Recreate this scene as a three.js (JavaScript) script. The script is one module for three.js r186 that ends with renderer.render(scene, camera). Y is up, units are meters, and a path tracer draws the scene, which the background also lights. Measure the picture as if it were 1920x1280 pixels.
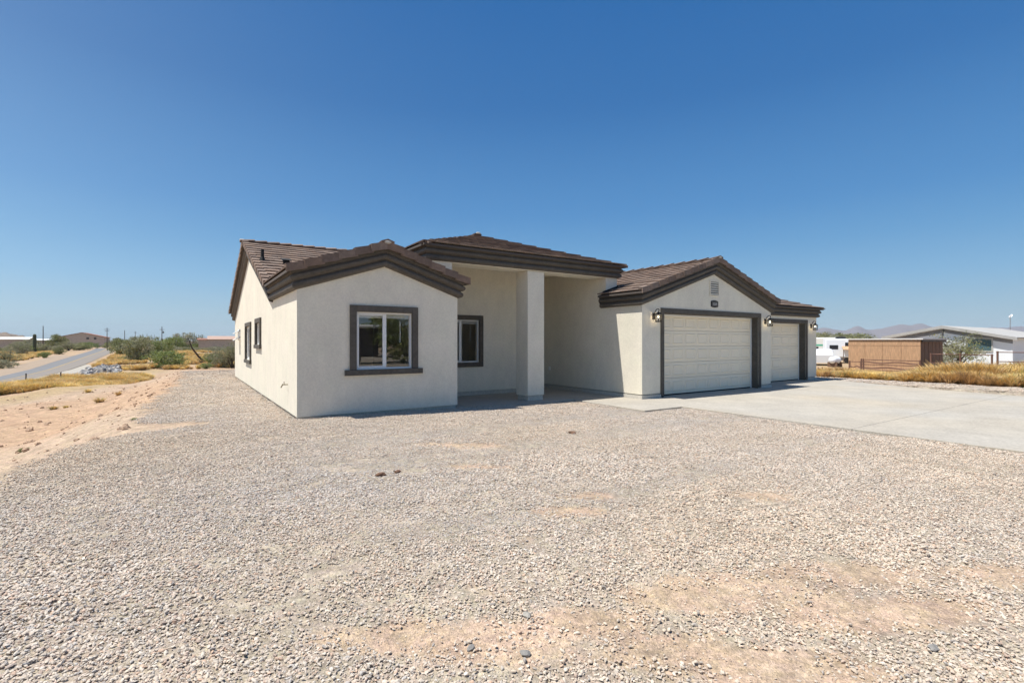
import * as THREE from 'three';
import { mergeGeometries } from 'three/addons/utils/BufferGeometryUtils.js';
import { ImprovedNoise } from 'three/addons/math/ImprovedNoise.js';

// ---------------------------------------------------------------- camera, sky, sun, exposure
const scene = new THREE.Scene();
const YAW = THREE.MathUtils.degToRad(33.6), EYE = 1.55, FPX = 928;           // FPX: focal length in pixels of a 1280 high picture
const camera = new THREE.PerspectiveCamera(2 * Math.atan(640 / FPX) * 180 / Math.PI, 1.5, 0.05, 20000);
camera.position.set(0, EYE, 0);
camera.lookAt(Math.sin(YAW) * 10, EYE, -Math.cos(YAW) * 10);
const renderer = new THREE.WebGLRenderer({ antialias: true });
renderer.toneMapping = THREE.LinearToneMapping;
renderer.toneMappingExposure = 1.82;
renderer.shadowMap.enabled = true;
const sstep = (a, b, x) => { const t = Math.min(1, Math.max(0, (x - a) / (b - a))); return t * t * (3 - 2 * t); };
const SUN_TO = new THREE.Vector3(-0.41, 1, -0.135).normalize();               // towards the sun
const sun = new THREE.DirectionalLight(new THREE.Color(1.0, 0.96, 0.885), 3.72);
sun.position.copy(SUN_TO).multiplyScalar(80).add(new THREE.Vector3(10, 0, -12));
sun.target.position.set(10, 0, -12);
sun.castShadow = true;
sun.shadow.mapSize.set(4096, 4096);
Object.assign(sun.shadow.camera, { left: -45, right: 45, top: 45, bottom: -45, near: 1, far: 200 });
scene.add(sun, sun.target);
{
  // clear desert sky: colour by height above the horizon, a little paler round the sun
  const W = 512, Hh = 256, d = new Float32Array(W * Hh * 4);
  const stops = [[-90, .30, .27, .23], [-3, .36, .40, .42], [0, .405, .545, .615], [2, .385, .550, .645], [6.2, .235, .460, .695], [10, .150, .365, .645], [14, .098, .288, .592], [25, .044, .178, .455], [34, .030, .150, .420], [60, .026, .130, .370], [90, .024, .120, .345]];
  const v = new THREE.Vector3();
  for (let j = 0; j < Hh; j++) for (let i = 0; i < W; i++) {
    const el = ((j + .5) / Hh - .5) * 180, az = ((i + .5) / W - .5) * 2 * Math.PI;
    let k = 0; while (k < stops.length - 2 && el > stops[k + 1][0]) k++;
    const a = stops[k], b = stops[k + 1], t = Math.min(1, Math.max(0, (el - a[0]) / (b[0] - a[0])));
    const e = el * Math.PI / 180; v.set(Math.cos(e) * Math.cos(az), Math.sin(e), Math.cos(e) * Math.sin(az));
    let dz = Math.abs(az - Math.atan2(SUN_TO.z, SUN_TO.x)) * 180 / Math.PI; if (dz > 180) dz = 360 - dz;
    const g = Math.exp(-((dz / 52) ** 2)) * sstep(-1, 3, el) * (1 - Math.max(0, el) / 100);
    const o = (j * W + i) * 4, x = 1 / 1.82;
    d[o] = (a[1] + (b[1] - a[1]) * t + .37 * g) * x; d[o + 1] = (a[2] + (b[2] - a[2]) * t + .42 * g) * x; d[o + 2] = (a[3] + (b[3] - a[3]) * t + .42 * g) * x; d[o + 3] = 1;
  }
  const sky = new THREE.DataTexture(d, W, Hh, THREE.RGBAFormat, THREE.FloatType);
  sky.mapping = THREE.EquirectangularReflectionMapping; sky.magFilter = THREE.LinearFilter; sky.needsUpdate = true;
  scene.background = sky; scene.environment = sky;
}

// ---------------------------------------------------------------- helpers
const V = (x, y, z) => new THREE.Vector3(x, y, z);
function rngOf(seed) { let s = seed | 0; return () => { s = (s + 0x6d2b79f5) | 0; let t = Math.imul(s ^ (s >>> 15), 1 | s); t = (t + Math.imul(t ^ (t >>> 7), 61 | t)) ^ t; return ((t ^ (t >>> 14)) >>> 0) / 4294967296; }; }
const rnd = rngOf(7);
const perlin = new ImprovedNoise();
const N2 = (x, z, s = 0) => perlin.noise(x, s + 3.7, z);
const fbm = (x, z, s = 0, oct = 4) => { let a = 0, w = .5, f = 1; for (let i = 0; i < oct; i++) { a += w * perlin.noise(x * f, s + i * 7.3, z * f); w *= .5; f *= 2.03; } return a; };
const lerp = (a, b, t) => a + (b - a) * t;
const taken = {};
const numbered = (n) => { taken[n] = (taken[n] ?? -1) + 1; return taken[n] ? n + '_' + String(taken[n]).padStart(3, '0') : n; };
function mesh(name, geo, mat, parent) { const m = new THREE.Mesh(geo, mat); m.name = parent ? name : numbered(name); m.castShadow = m.receiveShadow = true; (parent || scene).add(m); return m; }
function tag(o, label, category, group, kind) { if (label) o.userData.label = label; if (category) o.userData.category = category; if (group) o.userData.group = group; if (kind) o.userData.kind = kind; return o; }
function thing(name, label, category, pos = [0, 0, 0], turn = 0, group) { const o = new THREE.Group(); o.name = numbered(name); o.position.set(...pos); o.rotation.y = turn; scene.add(o); return tag(o, label, category, group); }
function part(name, parent) { const o = new THREE.Group(); o.name = name; parent.add(o); return o; }
function boxUV(geo) { // uv in metres by the dominant axis
  const g = geo.index ? geo.toNonIndexed() : geo; g.computeVertexNormals();
  const p = g.attributes.position, n = g.attributes.normal, uv = new Float32Array(p.count * 2);
  for (let i = 0; i < p.count; i += 3) {
    const ax = Math.abs(n.getX(i)), ay = Math.abs(n.getY(i)), az = Math.abs(n.getZ(i));
    for (let k = i; k < i + 3; k++) {
      const x = p.getX(k), y = p.getY(k), z = p.getZ(k);
      if (ay >= ax && ay >= az) { uv[2 * k] = x; uv[2 * k + 1] = z; } else if (ax >= az) { uv[2 * k] = z + .37; uv[2 * k + 1] = y; } else { uv[2 * k] = x; uv[2 * k + 1] = y; }
    }
  }
  g.setAttribute('uv', new THREE.BufferAttribute(uv, 2)); return g;
}
const box = (x0, x1, y0, y1, z0, z1) => { const g = new THREE.BoxGeometry(Math.abs(x1 - x0), Math.abs(y1 - y0), Math.abs(z1 - z0)); g.translate((x0 + x1) / 2, (y0 + y1) / 2, (z0 + z1) / 2); return boxUV(g); };
function bevelBox(x0, x1, y0, y1, z0, z1, b = .008) { // extruded with chamfered edges
  const w = x1 - x0, h = y1 - y0, dd = z1 - z0, s = new THREE.Shape();
  s.moveTo(x0 + b, y0 + b); s.lineTo(x1 - b, y0 + b); s.lineTo(x1 - b, y1 - b); s.lineTo(x0 + b, y1 - b); s.closePath();
  const g = new THREE.ExtrudeGeometry(s, { depth: dd - 2 * b, bevelEnabled: true, bevelThickness: b, bevelSize: b, bevelSegments: 2, steps: 1 });
  g.translate(0, 0, z0 + b); return boxUV(g);
}
// parallelepiped from corner o with edges a, b, c
function hexa(o, a, b, c) {
  const P = (i, j, k) => o.clone().addScaledVector(a, i).addScaledVector(b, j).addScaledVector(c, k);
  const q = [P(0, 0, 0), P(1, 0, 0), P(1, 1, 0), P(0, 1, 0), P(0, 0, 1), P(1, 0, 1), P(1, 1, 1), P(0, 1, 1)];
  const f = [[0, 3, 2, 1], [4, 5, 6, 7], [0, 1, 5, 4], [2, 3, 7, 6], [1, 2, 6, 5], [3, 0, 4, 7]], pos = [];
  for (const [i, j, k, l] of f) for (const m of [i, j, k, i, k, l]) pos.push(q[m].x, q[m].y, q[m].z);
  const g = new THREE.BufferGeometry(); g.setAttribute('position', new THREE.Float32BufferAttribute(pos, 3)); return boxUV(g);
}
function tint(geo, r, g, b) { const n = geo.attributes.position.count, c = new Float32Array(n * 3); for (let i = 0; i < n; i++) { c[3 * i] = r; c[3 * i + 1] = g; c[3 * i + 2] = b; } geo.setAttribute('color', new THREE.BufferAttribute(c, 3)); return geo; }
function tube(points, r, seg = 12, rad = 6) { return boxUV(new THREE.TubeGeometry(new THREE.CatmullRomCurve3(points), seg, r, rad)); }
function bar(a, b, r, r2 = r, rad = 6) { const d = b.clone().sub(a), g = new THREE.CylinderGeometry(r2, r, d.length(), rad, 1); g.translate(0, d.length() / 2, 0); g.applyQuaternion(new THREE.Quaternion().setFromUnitVectors(V(0, 1, 0), d.normalize())); g.translate(a.x, a.y, a.z); return g.toNonIndexed(); }

// tiling noise textures
function tileNoise(size, cells, seed) { // periodic value noise
  const r = rngOf(seed), g = new Float32Array(cells * cells).map(() => r());
  return (u, v) => { const x = u * cells, y = v * cells, i = Math.floor(x), j = Math.floor(y), fx = x - i, fy = y - j, sx = fx * fx * (3 - 2 * fx), sy = fy * fy * (3 - 2 * fy); const G = (a, b) => g[((b % cells + cells) % cells) * cells + (a % cells + cells) % cells]; return lerp(lerp(G(i, j), G(i + 1, j), sx), lerp(G(i, j + 1), G(i + 1, j + 1), sx), sy); };
}
function dataTex(size, fn, metres, srgb = true) {
  const d = new Uint8Array(size * size * 4);
  for (let j = 0; j < size; j++) for (let i = 0; i < size; i++) { const c = fn(i / size, j / size), o = (j * size + i) * 4; for (let k = 0; k < 3; k++) d[o + k] = Math.max(0, Math.min(255, (Array.isArray(c) ? c[k] : c) * 255)); d[o + 3] = 255; }
  const t = new THREE.DataTexture(d, size, size); t.wrapS = t.wrapT = THREE.RepeatWrapping; t.magFilter = THREE.LinearFilter; t.minFilter = THREE.LinearMipmapLinearFilter; t.generateMipmaps = true; t.repeat.set(1 / metres, 1 / metres); if (srgb) t.colorSpace = THREE.SRGBColorSpace; t.needsUpdate = true; return t;
}
const tn = [4, 9, 21, 47, 97, 190, 256].map((c, i) => tileNoise(512, c, 100 + i));
const grainTex = dataTex(512, (u, v) => { const a = .80 + .10 * tn[1](u, v) + .10 * tn[3](u, v) + .08 * (tn[5](u, v) - .5) - .04; return [a, a * .995, a * .985]; }, 2.3);
const stuccoMap = dataTex(512, (u, v) => { const a = .945 + .035 * (tn[0](u, v) - .5) + .03 * (tn[2](u, v * .5) - .5) + .03 * (tn[4](u, v) - .5) + .04 * (tn[6](u, v) - .5); return [a, a * (.995 + .01 * tn[1](u, v)), a * .985]; }, 3.1);
const stuccoBump = dataTex(512, (u, v) => .5 + .35 * (tn[2](u, v) - .5) + .35 * (tn[4](u, v) - .5) + .3 * (tn[6](u, v) - .5), 1.7, false);
const concreteMap = dataTex(1024, (u, v) => { const st = tn[2](u * 1, v) * .5 + tn[4](u, v) * .2; const a = .84 + .05 * (tn[1](u, v) - .5) + .07 * (st - .35) + .06 * (tn[5](u, v) - .5) + .07 * (tn[6](u, v) - .5); const warm = .04 * (tn[0](u, v) - .5); return [a + warm * .6, a, a - warm]; }, 5.3);
const dirtMap = dataTex(1024, (u, v) => { const a = .78 + .12 * (tn[1](u, v) - .5) + .14 * (tn[3](u, v) - .5) + .16 * (tn[5](u, v) - .5) + .14 * (tn[6](u, v) - .5); return [a, a * (.985 + .03 * tn[2](u, v)), a * (.96 + .06 * tn[4](u, v))]; }, 1.9);
const dirtBump = dataTex(512, (u, v) => .4 * tn[3](u, v) + .35 * tn[5](u, v) + .25 * tn[6](u, v), .9, false);
const woodMap = dataTex(512, (u, v) => { const a = .72 + .2 * (tileWood(u, v)) ; return [a, a * .97, a * .93]; }, 2);
function tileWood(u, v) { return tn[4](u, v * .1) * .5 + tn[6](u, v * .06) * .5 - .3; }

const M = {};
const std = (o) => new THREE.MeshStandardMaterial({ roughness: .9, ...o });
const lin = (r, g, b) => new THREE.Color().setRGB(r, g, b);
M.stucco = std({ color: lin(.86, .80, .685), map: stuccoMap, bumpMap: stuccoBump, bumpScale: .004, roughness: .95 });
M.trim = std({ color: lin(.138, .122, .103), map: grainTex, bumpMap: stuccoBump, bumpScale: .004, roughness: .85 });
M.stem = std({ color: lin(.78, .73, .63), map: concreteMap, roughness: .95 });
M.tile = std({ color: lin(1, 1, 1), vertexColors: true, map: grainTex, roughness: .9 });
M.deck = std({ color: lin(.09, .075, .065) });
M.mortar = std({ color: lin(.62, .60, .56), map: grainTex });
M.vinyl = std({ color: lin(.78, .78, .76), roughness: .45 });
M.blind = std({ color: lin(.42, .42, .41), roughness: .6 });
M.door = std({ color: lin(.90, .80, .625), roughness: .9 });
M.glass = new THREE.MeshPhysicalMaterial({ color: 0xffffff, transmission: 1, thickness: 0, roughness: 0, ior: 2.2, specularIntensity: 1 });
M.black = std({ color: lin(.014, .013, .012), roughness: .75 });
M.lampGlass = new THREE.MeshPhysicalMaterial({ color: 0xffffff, transmission: 1, thickness: 0, roughness: .05, ior: 1.45 });
M.concrete = std({ color: lin(.575, .52, .435), map: concreteMap, bumpMap: dirtBump, bumpScale: .0015, roughness: .92 });
M.dryWall = std({ color: lin(.55, .52, .47) });
M.ground = std({ color: lin(1, 1, 1), vertexColors: true, map: dirtMap, bumpMap: dirtBump, bumpScale: .012, roughness: 1 });
M.stone = std({ color: lin(1, 1, 1), vertexColors: true, roughness: .95 });
M.leaf = new THREE.MeshPhysicalMaterial({ color: lin(1, 1, 1), vertexColors: true, roughness: 1, transmission: .35, thickness: 0, side: THREE.DoubleSide });
M.bark = std({ color: lin(.12, .085, .06), map: grainTex });
M.greyBark = std({ color: lin(.20, .18, .16), map: grainTex });
M.asphalt = std({ color: lin(.265, .26, .258), map: concreteMap, roughness: .95 });
M.asphaltWorn = std({ color: lin(.335, .29, .245), map: concreteMap, roughness: .95 });
M.yellowPaint = std({ color: lin(.62, .42, .14), map: grainTex });

// ---------------------------------------------------------------- terrain
const padEdge = [[6, -1.75], [-7.4, -1.65], [-8.4, -1.55], [-9.1, -1.42], [-9.6, -.95], [-10.2, -.52], [-11.7, -.75], [-16.3, -.5], [-20, -.2], [-25.7, .05], [-60, .3]]; // [z, x] of the pad's left brow
function edgeX(z) { for (let i = 0; i < padEdge.length - 1; i++) { const [za, xa] = padEdge[i], [zb, xb] = padEdge[i + 1]; if (z <= za && z >= zb) return lerp(xa, xb, (za - z) / (za - zb)); } return z > 6 ? -1.75 : .3; }
function groundH(x, z) {
  const r = Math.hypot(x, z);
  const dl = edgeX(z) - x, db = -29 - z, dr = x - (23.2 + Math.max(0, -(z + 12)) * .0);
  const wob = .35 * N2(x * .35, z * .35, 1);
  const dd = Math.max(dl + wob * 1.2, (x < 26 ? db * .9 : 0) + wob), fall = -.75 * sstep(0, 2.6, dd) - 1.45 * sstep(2.0, 15, dd);
  let y = lerp(.085, -.03, sstep(3.2, 8.2, x)) + fall - .5 * sstep(0, 9, dr) * (1 - sstep(0, 9, db));
  if (fall < -.05) y += .12 * N2(x * .6, z * .6, 5) * sstep(.05, .5, -fall) * (1 - sstep(1.6, 2.2, -fall)) + .075 * fbm(x * 2.0, z * 2.0, 9, 3) * (r < 60 ? 1 : 0);
    // gravel undulation, wheel tracks
  if (r < 32 && fall > -.3) y += .016 * N2(x * 1.1, z * 1.1, 2) + .008 * N2(x * 3.1, z * 3.1, 4);
  if (r > 700) y += 1.5 * N2(x * .004, z * .004, 8);
  return y;
}
// bare earth in the gravel: [x, z, length along x, along z, turn]
const bare = [[2.9, -5.04, .30, .10], [2.75, -3.3, .30, .10], [3.15, -3.55, .22, .08], [1.25, -2.08, .42, .15], [1.75, -1.93, .30, .13], [1.0, -2.3, .25, .1], [2.7, -1.66, .50, .20], [2.35, -1.85, .25, .1], [3.5, -1.42, .42, .14], [3.05, -1.14, .45, .13], [3.4, -1.0, .3, .12], [4.34, -.87, .35, .15], [1.92, -1.56, .3, .12], [.75, -2.42, .22, .09], [2.2, -1.2, .4, .15], [3.3, -6.2, .5, .12], [4.7, -2.6, .3, .12]];
function bareAt(x, z) { let m = 0; for (const [bx, bz, a, b] of bare) { const u = (x - bx), w = (z - bz), p = u * .83 + w * .55, q = -u * .55 + w * .83; m = Math.max(m, 1.35 - Math.hypot(p / a, q / b) * .78); } return m + .75 * fbm(x * 3.1, z * 3.1, 6, 3); }
const inRect = (x, z, a, b, c, d) => x > a && x < b && z > c && z < d;
const built = (x, z) => inRect(x, z, 1.74, 5.2, -23.5, -9.97) || inRect(x, z, 5.1, 21.7, -24, -10.12) || inRect(x, z, 10.2, 21.7, -12, -9.1) || inRect(x, z, 8.65, 22, -10.2, -7.6) || (x > 9.88 && x < 21.6 && z < 4 && z > -9.2);
function gravelAt(x, z) { // 0 none .. 1 full cover
  const dl = x - edgeX(z) + .5 * fbm(x * .9, z * .9, 3, 3);
  let g = sstep(-.15, .35, dl) * sstep(-31, -27, z);
  // tongue of earth lying over the edge at the left
  const t = Math.hypot((x + .55) / 1.6, (z + 10.45) / .45) - .9 * fbm(x * 1.4, z * 1.4, 12, 3); g *= sstep(.6, 1.1, t);
  if (x > 23.6 + .5 * fbm(x, z, 3, 2)) g = 0;
  return g;
}
{
  const th = [], base = Math.PI / 2 - YAW; // angle measured from +x towards -z
  for (let a = -180; a < 180;) { th.push(a); a += Math.abs(a) < 54 ? .45 : Math.abs(a) < 62 ? 1 : 4; }
  const rs = [0.02]; for (let r = .5; r < 9000; r *= r < 40 ? 1.016 : 1.035) rs.push(r);
  const nT = th.length, nR = rs.length, pos = new Float32Array(nT * nR * 3), col = new Float32Array(nT * nR * 3), uv = new Float32Array(nT * nR * 2), idx = [];
  const c = new THREE.Color();
  for (let i = 0; i < nR; i++) for (let j = 0; j < nT; j++) {
    const a = base - th[j] * Math.PI / 180, x = rs[i] * Math.cos(a), z = -rs[i] * Math.sin(a), o = i * nT + j, r = rs[i];
    let y = groundH(x, z);
    const g = gravelAt(x, z), bm = r < 12 ? sstep(.1, .6, bareAt(x, z)) : 0;
    // colours of the earth: pinkish tan soil, grey gravel fines, pale sand, straw litter
    const n1 = fbm(x * .5, z * .5, 20, 4), n2 = fbm(x * .06, z * .06, 24, 4);
    const sk = r < 60 ? fbm(x * .5 + z * .2, z * 2.6 - x * .9, 77, 4) : 0; let R = .71 + .10 * n1 + .10 * sk, G = .475 + .08 * n1 + .09 * sk, B = .31 + .06 * n1 + .08 * sk;
    const pale = sstep(-.05, .25, n2); R = lerp(R, .72, pale * .6); G = lerp(G, .57, pale * .6); B = lerp(B, .43, pale * .6);
    if (r > 26 && z < -24 || r > 30) { const st = sstep(-.1, .2, fbm(x * .11, z * .11, 31, 4)) * .75; R = lerp(R, .60, st); G = lerp(G, .44, st); B = lerp(B, .23, st); }
    if (g > .5) { const q = Math.min(1, g * 1.2) * .92, e = .05 * fbm(x * 2.3, z * 2.3, 81, 3); R = lerp(R, .74 + e, q); G = lerp(G, .545 + e, q); B = lerp(B, .39 + e, q); }
    const gg = g * (1 - bm);
    R = lerp(R, .62, gg); G = lerp(G, .52, gg); B = lerp(B, .41, gg);
    if (built(x, z)) y -= .12;
    pos.set([x, y, z], o * 3); col.set([R, G, B], o * 3); uv.set([x, z], o * 2);
  }
  for (let i = 0; i < nR - 1; i++) for (let j = 0; j < nT; j++) { const k = (j + 1) % nT, a = i * nT + j, b = i * nT + k, c2 = a + nT, d = b + nT; idx.push(a, c2, b, b, c2, d); }
  const g = new THREE.BufferGeometry(); g.setAttribute('position', new THREE.BufferAttribute(pos, 3)); g.setAttribute('color', new THREE.BufferAttribute(col, 3)); g.setAttribute('uv', new THREE.BufferAttribute(uv, 2)); g.setIndex(idx); g.computeVertexNormals();
  tag(mesh('ground', g, M.ground), 'tan desert soil and graded house pad reaching to the horizon', null, null, 'structure');
}

// ---------------------------------------------------------------- paving: driveway, walk and porch slabs
{
  const drive = tag(part('driveway', scene), 'pale concrete driveway, walk and porch slab beside the gravel', null, null, 'structure');
  const slab = (name, pts, y = 0) => { const s = new THREE.Shape(pts.map(([x, z]) => new THREE.Vector2(x, -z))); const g = new THREE.ExtrudeGeometry(s, { depth: .118, bevelEnabled: true, bevelThickness: .006, bevelSize: .006, bevelSegments: 2 }); g.rotateX(-Math.PI / 2); g.translate(0, y - .124, 0); return mesh(name, boxUV(g), M.concrete, drive); };
  slab('slab', [[9.9, -3.965], [9.86, 1.2], [14.8, 1.2], [14.8, -3.965]]);
  slab('slab', [[14.812, -3.965], [14.812, 1.2], [19.4, 1.2], [19.85, -3.965]]);
  slab('slab', [[9.9, -3.985], [9.9, -9.36], [21.85, -9.36], [21.3, -8.2], [20.75, -7], [20.2, -5.6], [19.86, -3.985]].reverse());
  slab('slab', [[16.63, -9.372], [16.63, -10.26], [22.25, -10.26], [21.86, -9.372]].reverse());
  slab('walk_slab', [[8.63, -7.6], [9.888, -7.58], [9.888, -9.36], [10.22, -9.372], [10.22, -10.09], [8.7, -10.09]]);
  slab('porch_slab', [[5.17, -10.102], [10.22, -10.102], [10.22, -13.55], [5.17, -13.55]]);
}

// ---------------------------------------------------------------- the house
const HC = V(11.5, 0, -16);
const house = thing('stucco_house', 'single storey cream stucco house with dark cornices, brown tiled roofs and two garage doors', 'house');
{
  const UX = { z: [V(1, 0, 0), V(0, 0, 1)], Z: [V(-1, 0, 0), V(0, 0, -1)], x: [V(0, 0, 1), V(-1, 0, 0)], X: [V(0, 0, -1), V(1, 0, 0)] };
  // wall facing: 'z' front, 'Z' back, 'x' left, 'X' right; polygon in (world x or z, y); plane = position of the outer face
  function wall(face, plane, poly, holes = [], t = .2, name = 'wall', mat = M.stucco) {
    const [u, w] = UX[face], sg = face === 'z' || face === 'x' ? 1 : -1, s = new THREE.Shape(poly.map(([a, y]) => new THREE.Vector2(a * sg, y)));
    for (const [a0, a1, y0, y1] of holes) s.holes.push(new THREE.Path([[a0, y0], [a1, y0], [a1, y1], [a0, y1]].map(([a, y]) => new THREE.Vector2(a * sg, y))));
    const g = new THREE.ExtrudeGeometry(s, { depth: t, bevelEnabled: false });
    const m = new THREE.Matrix4().makeBasis(u, V(0, 1, 0), w); g.applyMatrix4(m);
    const off = w.clone().multiplyScalar((face === 'z' || face === 'X' ? plane : -plane) - t); g.translate(off.x, off.y, off.z);
    return mesh(name, boxUV(g), mat, house);
  }
  const B = .12, SL = 1 / 3;
  // --- walls
  const win1 = [2.89, 4.07, .98, 2.15], win2 = [5.97, 7.15, .95, 2.17], side1 = [-18.98, -17.63, .95, 2.04], side2 = [-16.17, -15.23, 1.46, 2.08];
  wall('x', 1.78, [[-23.45, B], [-10, B], [-10, 2.9], [-12.9, 2.86], [-18.1, 4.70], [-23.45, 2.78]], [side1, side2]);
  wall('z', -10, [[1.98, B], [5.16, B], [5.16, 2.9], [3.47, 3.48], [1.98, 2.97]], [win1]);
  wall('X', 5.16, [[-10.2, B], [-10.2, 2.9], [-12.5, 2.9], [-12.5, B]]);
  wall('z', -12.5, [[4.96, B], [8.75, B], [8.75, 3.8], [4.96, 3.8]], [win2]);
  wall('X', 8.75, [[-12.7, B], [-12.7, 3.8], [-13.6, 3.8], [-13.6, B]]);
  wall('z', -13.6, [[8.55, B], [10.46, B], [10.46, 3.8], [8.55, 3.8]]);
  wall('x', 10.26, [[-13.6, B], [-9.13, B], [-9.13, 2.9], [-10.7, 2.9], [-10.7, 3.8], [-13.6, 3.8]]);
  const gd = [11.13, 15.87, -.2, 2.35];
  wall('z', -9.13, [[10.46, B], [gd[0], B], [gd[0], gd[3]], [gd[1], gd[3]], [gd[1], B], [16.62, B], [16.62, 2.9], [13.44, 3.96], [10.46, 2.95]], [], .25);
  wall('X', 16.62, [[-9.38, B], [-9.38, 2.9], [-10.2, 2.9], [-10.2, B]]);
  const sd = [18.02, 20.78, -.2, 2.28];
  wall('z', -10, [[16.42, B], [sd[0], B], [sd[0], sd[3]], [sd[1], sd[3]], [sd[1], B], [21.65, B], [21.65, 2.9], [16.42, 2.9]], [], .28);
  wall('X', 21.65, [[-10.28, B], [-10.28, 2.9], [-23.45, 2.9], [-23.45, B]]);
  wall('Z', -23.45, [[1.98, B], [1.98, 2.78], [21.45, 2.78], [21.45, B]]);
  // raised entry: beam, end blocks, column
  mesh('beam', box(5.28, 10.26, 3.40, 3.86, -11.0, -10.5), M.stucco, house);
  mesh('wall', box(4.68, 5.277, 2.7, 3.86, -13.4, -10.5), M.stucco, house);
  mesh('wall', box(10.263, 10.71, 2.6, 3.86, -13.4, -10.5), M.stucco, house);
  mesh('porch_ceiling', box(5.28, 10.26, 3.72, 3.80, -13.5, -11.003), M.stucco, house);
  const col = part('porch_column', house); mesh('shaft', bevelBox(7.47, 8.01, B + .01, 3.397, -11.04, -10.503, .012), M.stucco, col); mesh('footing', box(7.50, 7.98, -.02, B + .012, -11.01, -10.53), M.stem, col);
  // stem walls below the stucco
  for (const b of [[1.81, 5.13, -12.6, -10.03], [1.81, 21.62, -23.42, -13.63], [1.81, 8.72, -13.7, -12.53], [10.30, 11.10, -13.6, -9.17], [15.90, 16.58, -10, -9.17], [16.6, 18.0, -10.3, -10.04], [20.80, 21.61, -13.7, -10.04]]) mesh('stem_wall', box(b[0], b[1], -.45, B + .002, b[2], b[3]), M.stem, house);
  for (const b of [[10.238, 11.0, -13.58, -9.108], [16.0, 16.642, -9.98, -9.108], [20.91, 21.672, -13.6, -9.978]]) mesh('stem_wall', box(b[0], b[1], -.4, .092, b[2], b[3]), M.stem, house);
  // floors and ceilings inside, so that light enters by the windows alone
  mesh('floor', box(2.0, 21.4, B + .01, B + .05, -23.2, -13.8), M.dryWall, house);
  mesh('floor', box(2.0, 4.95, B + .01, B + .05, -13.79, -10.22), M.dryWall, house);
  mesh('floor', box(4.96, 8.5, B + .01, B + .05, -13.79, -12.72), M.dryWall, house);
  mesh('ceiling', box(2.0, 21.4, 2.52, 2.56, -23.2, -13.8), M.dryWall, house);
  mesh('ceiling', box(2.0, 4.95, 2.52, 2.56, -13.79, -10.22), M.dryWall, house);
  mesh('ceiling', box(4.96, 8.5, 2.52, 2.56, -13.79, -12.72), M.dryWall, house);
  mesh('partition', box(2.0, 8.4, B + .05, 2.52, -15.5, -15.4), M.dryWall, house);
  mesh('partition', box(4.97, 5.07, B + .05, 2.52, -15.39, -12.72), M.dryWall, house);

  // --- windows
  function windowAt(face, plane, [a0, a1, y0, y1], { sill = .11, ext = .10, bottom = true, pr = .045, panes = 2, blind = true, tw = .13 } = {}) {
    const g = part('window', house), [u, w] = UX[face];
    const at = (geo) => { const m = new THREE.Matrix4().makeBasis(u, V(0, 1, 0), w); geo.applyMatrix4(m); geo.translate(w.x * (face === 'x' ? -plane : plane), 0, w.z * plane); return boxUV(geo); };
    const L = (x0, x1, v0, v1, d0, d1, b = .006) => at(bevelBox(x0, x1, v0, v1, d0, d1, b));
    // painted stucco surround
    mesh('trim', L(a0 - tw, a0, y0, y1 + tw, -.02, pr), M.trim, g); mesh('trim', L(a1, a1 + tw, y0, y1 + tw, -.02, pr), M.trim, g); mesh('trim', L(a0 + .001, a1 - .001, y1, y1 + tw, -.02, pr - .002), M.trim, g);
    mesh('sill', L(a0 - tw - (ext), a1 + tw + ext, y0 - sill, y0 - .001, -.02, pr + (ext ? .02 : 0)), M.trim, g);
    // vinyl frame set back in the opening
    const f = .034, z0 = -.085, z1 = -.025, e = .003;
    mesh('frame', mergeGeometries([L(a0 + e, a0 + f, y0 + e, y1 - e, z0, z1, .004), L(a1 - f, a1 - e, y0 + e, y1 - e, z0, z1, .004), L(a0 + f, a1 - f, y1 - f, y1 - e, z0, z1 - .001, .004), L(a0 + f, a1 - f, y0 + e, y0 + f, z0, z1 - .001, .004)]), M.vinyl, g);
    const mid = (a0 + a1) / 2;
    if (panes === 2) {
      mesh('sash', mergeGeometries([L(a0 + f + e, a0 + f + .03, y0 + f + e, y1 - f - e, z0 + .02, z1 - .008, .003), L(mid - .035, mid + .005, y0 + f + e, y1 - f - e, z0 + .02, z1 - .008, .003), L(a0 + f + .03, mid - .035, y1 - f - .033, y1 - f - e, z0 + .02, z1 - .009, .003), L(a0 + f + .03, mid - .035, y0 + f + e, y0 + f + .033, z0 + .02, z1 - .009, .003)]), M.vinyl, g);
      mesh('mullion', L(mid + .006, mid + .045, y0 + f + e, y1 - f - e, z0 + .005, z1 - .016, .003), M.vinyl, g);
      mesh('pane', at(new THREE.PlaneGeometry(mid - .035 - a0 - f - .03, y1 - y0 - 2 * f - .066).translate((a0 + f + .03 + mid - .035) / 2, (y0 + y1) / 2, -.052)), M.glass, g);
      mesh('pane', at(new THREE.PlaneGeometry(a1 - f - mid - .045, y1 - y0 - 2 * f).translate((a1 - f + mid + .045) / 2, (y0 + y1) / 2, -.066)), M.glass, g);
    } else mesh('pane', at(new THREE.PlaneGeometry(a1 - a0 - 2 * f, y1 - y0 - 2 * f).translate(mid, (y0 + y1) / 2, -.05)), M.glass, g);
    if (blind) {
      mesh('blind_rail', L(a0 + .005, a1 - .005, y1 - .115, y1 - .01, -.17, -.115, .006), M.blind, g);
      mesh('blind_wand', at(bar(V(a1 - .21, y1 - .17, -.14), V(a1 - .21, y1 - .62, -.14), .006, .007)), M.vinyl, g);
    }
    return g;
  }
  windowAt('z', -10, win1);
  windowAt('z', -12.5, win2, { sill: .13, ext: 0 });
  windowAt('x', 1.78, side1, { blind: false, ext: .04 });
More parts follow.
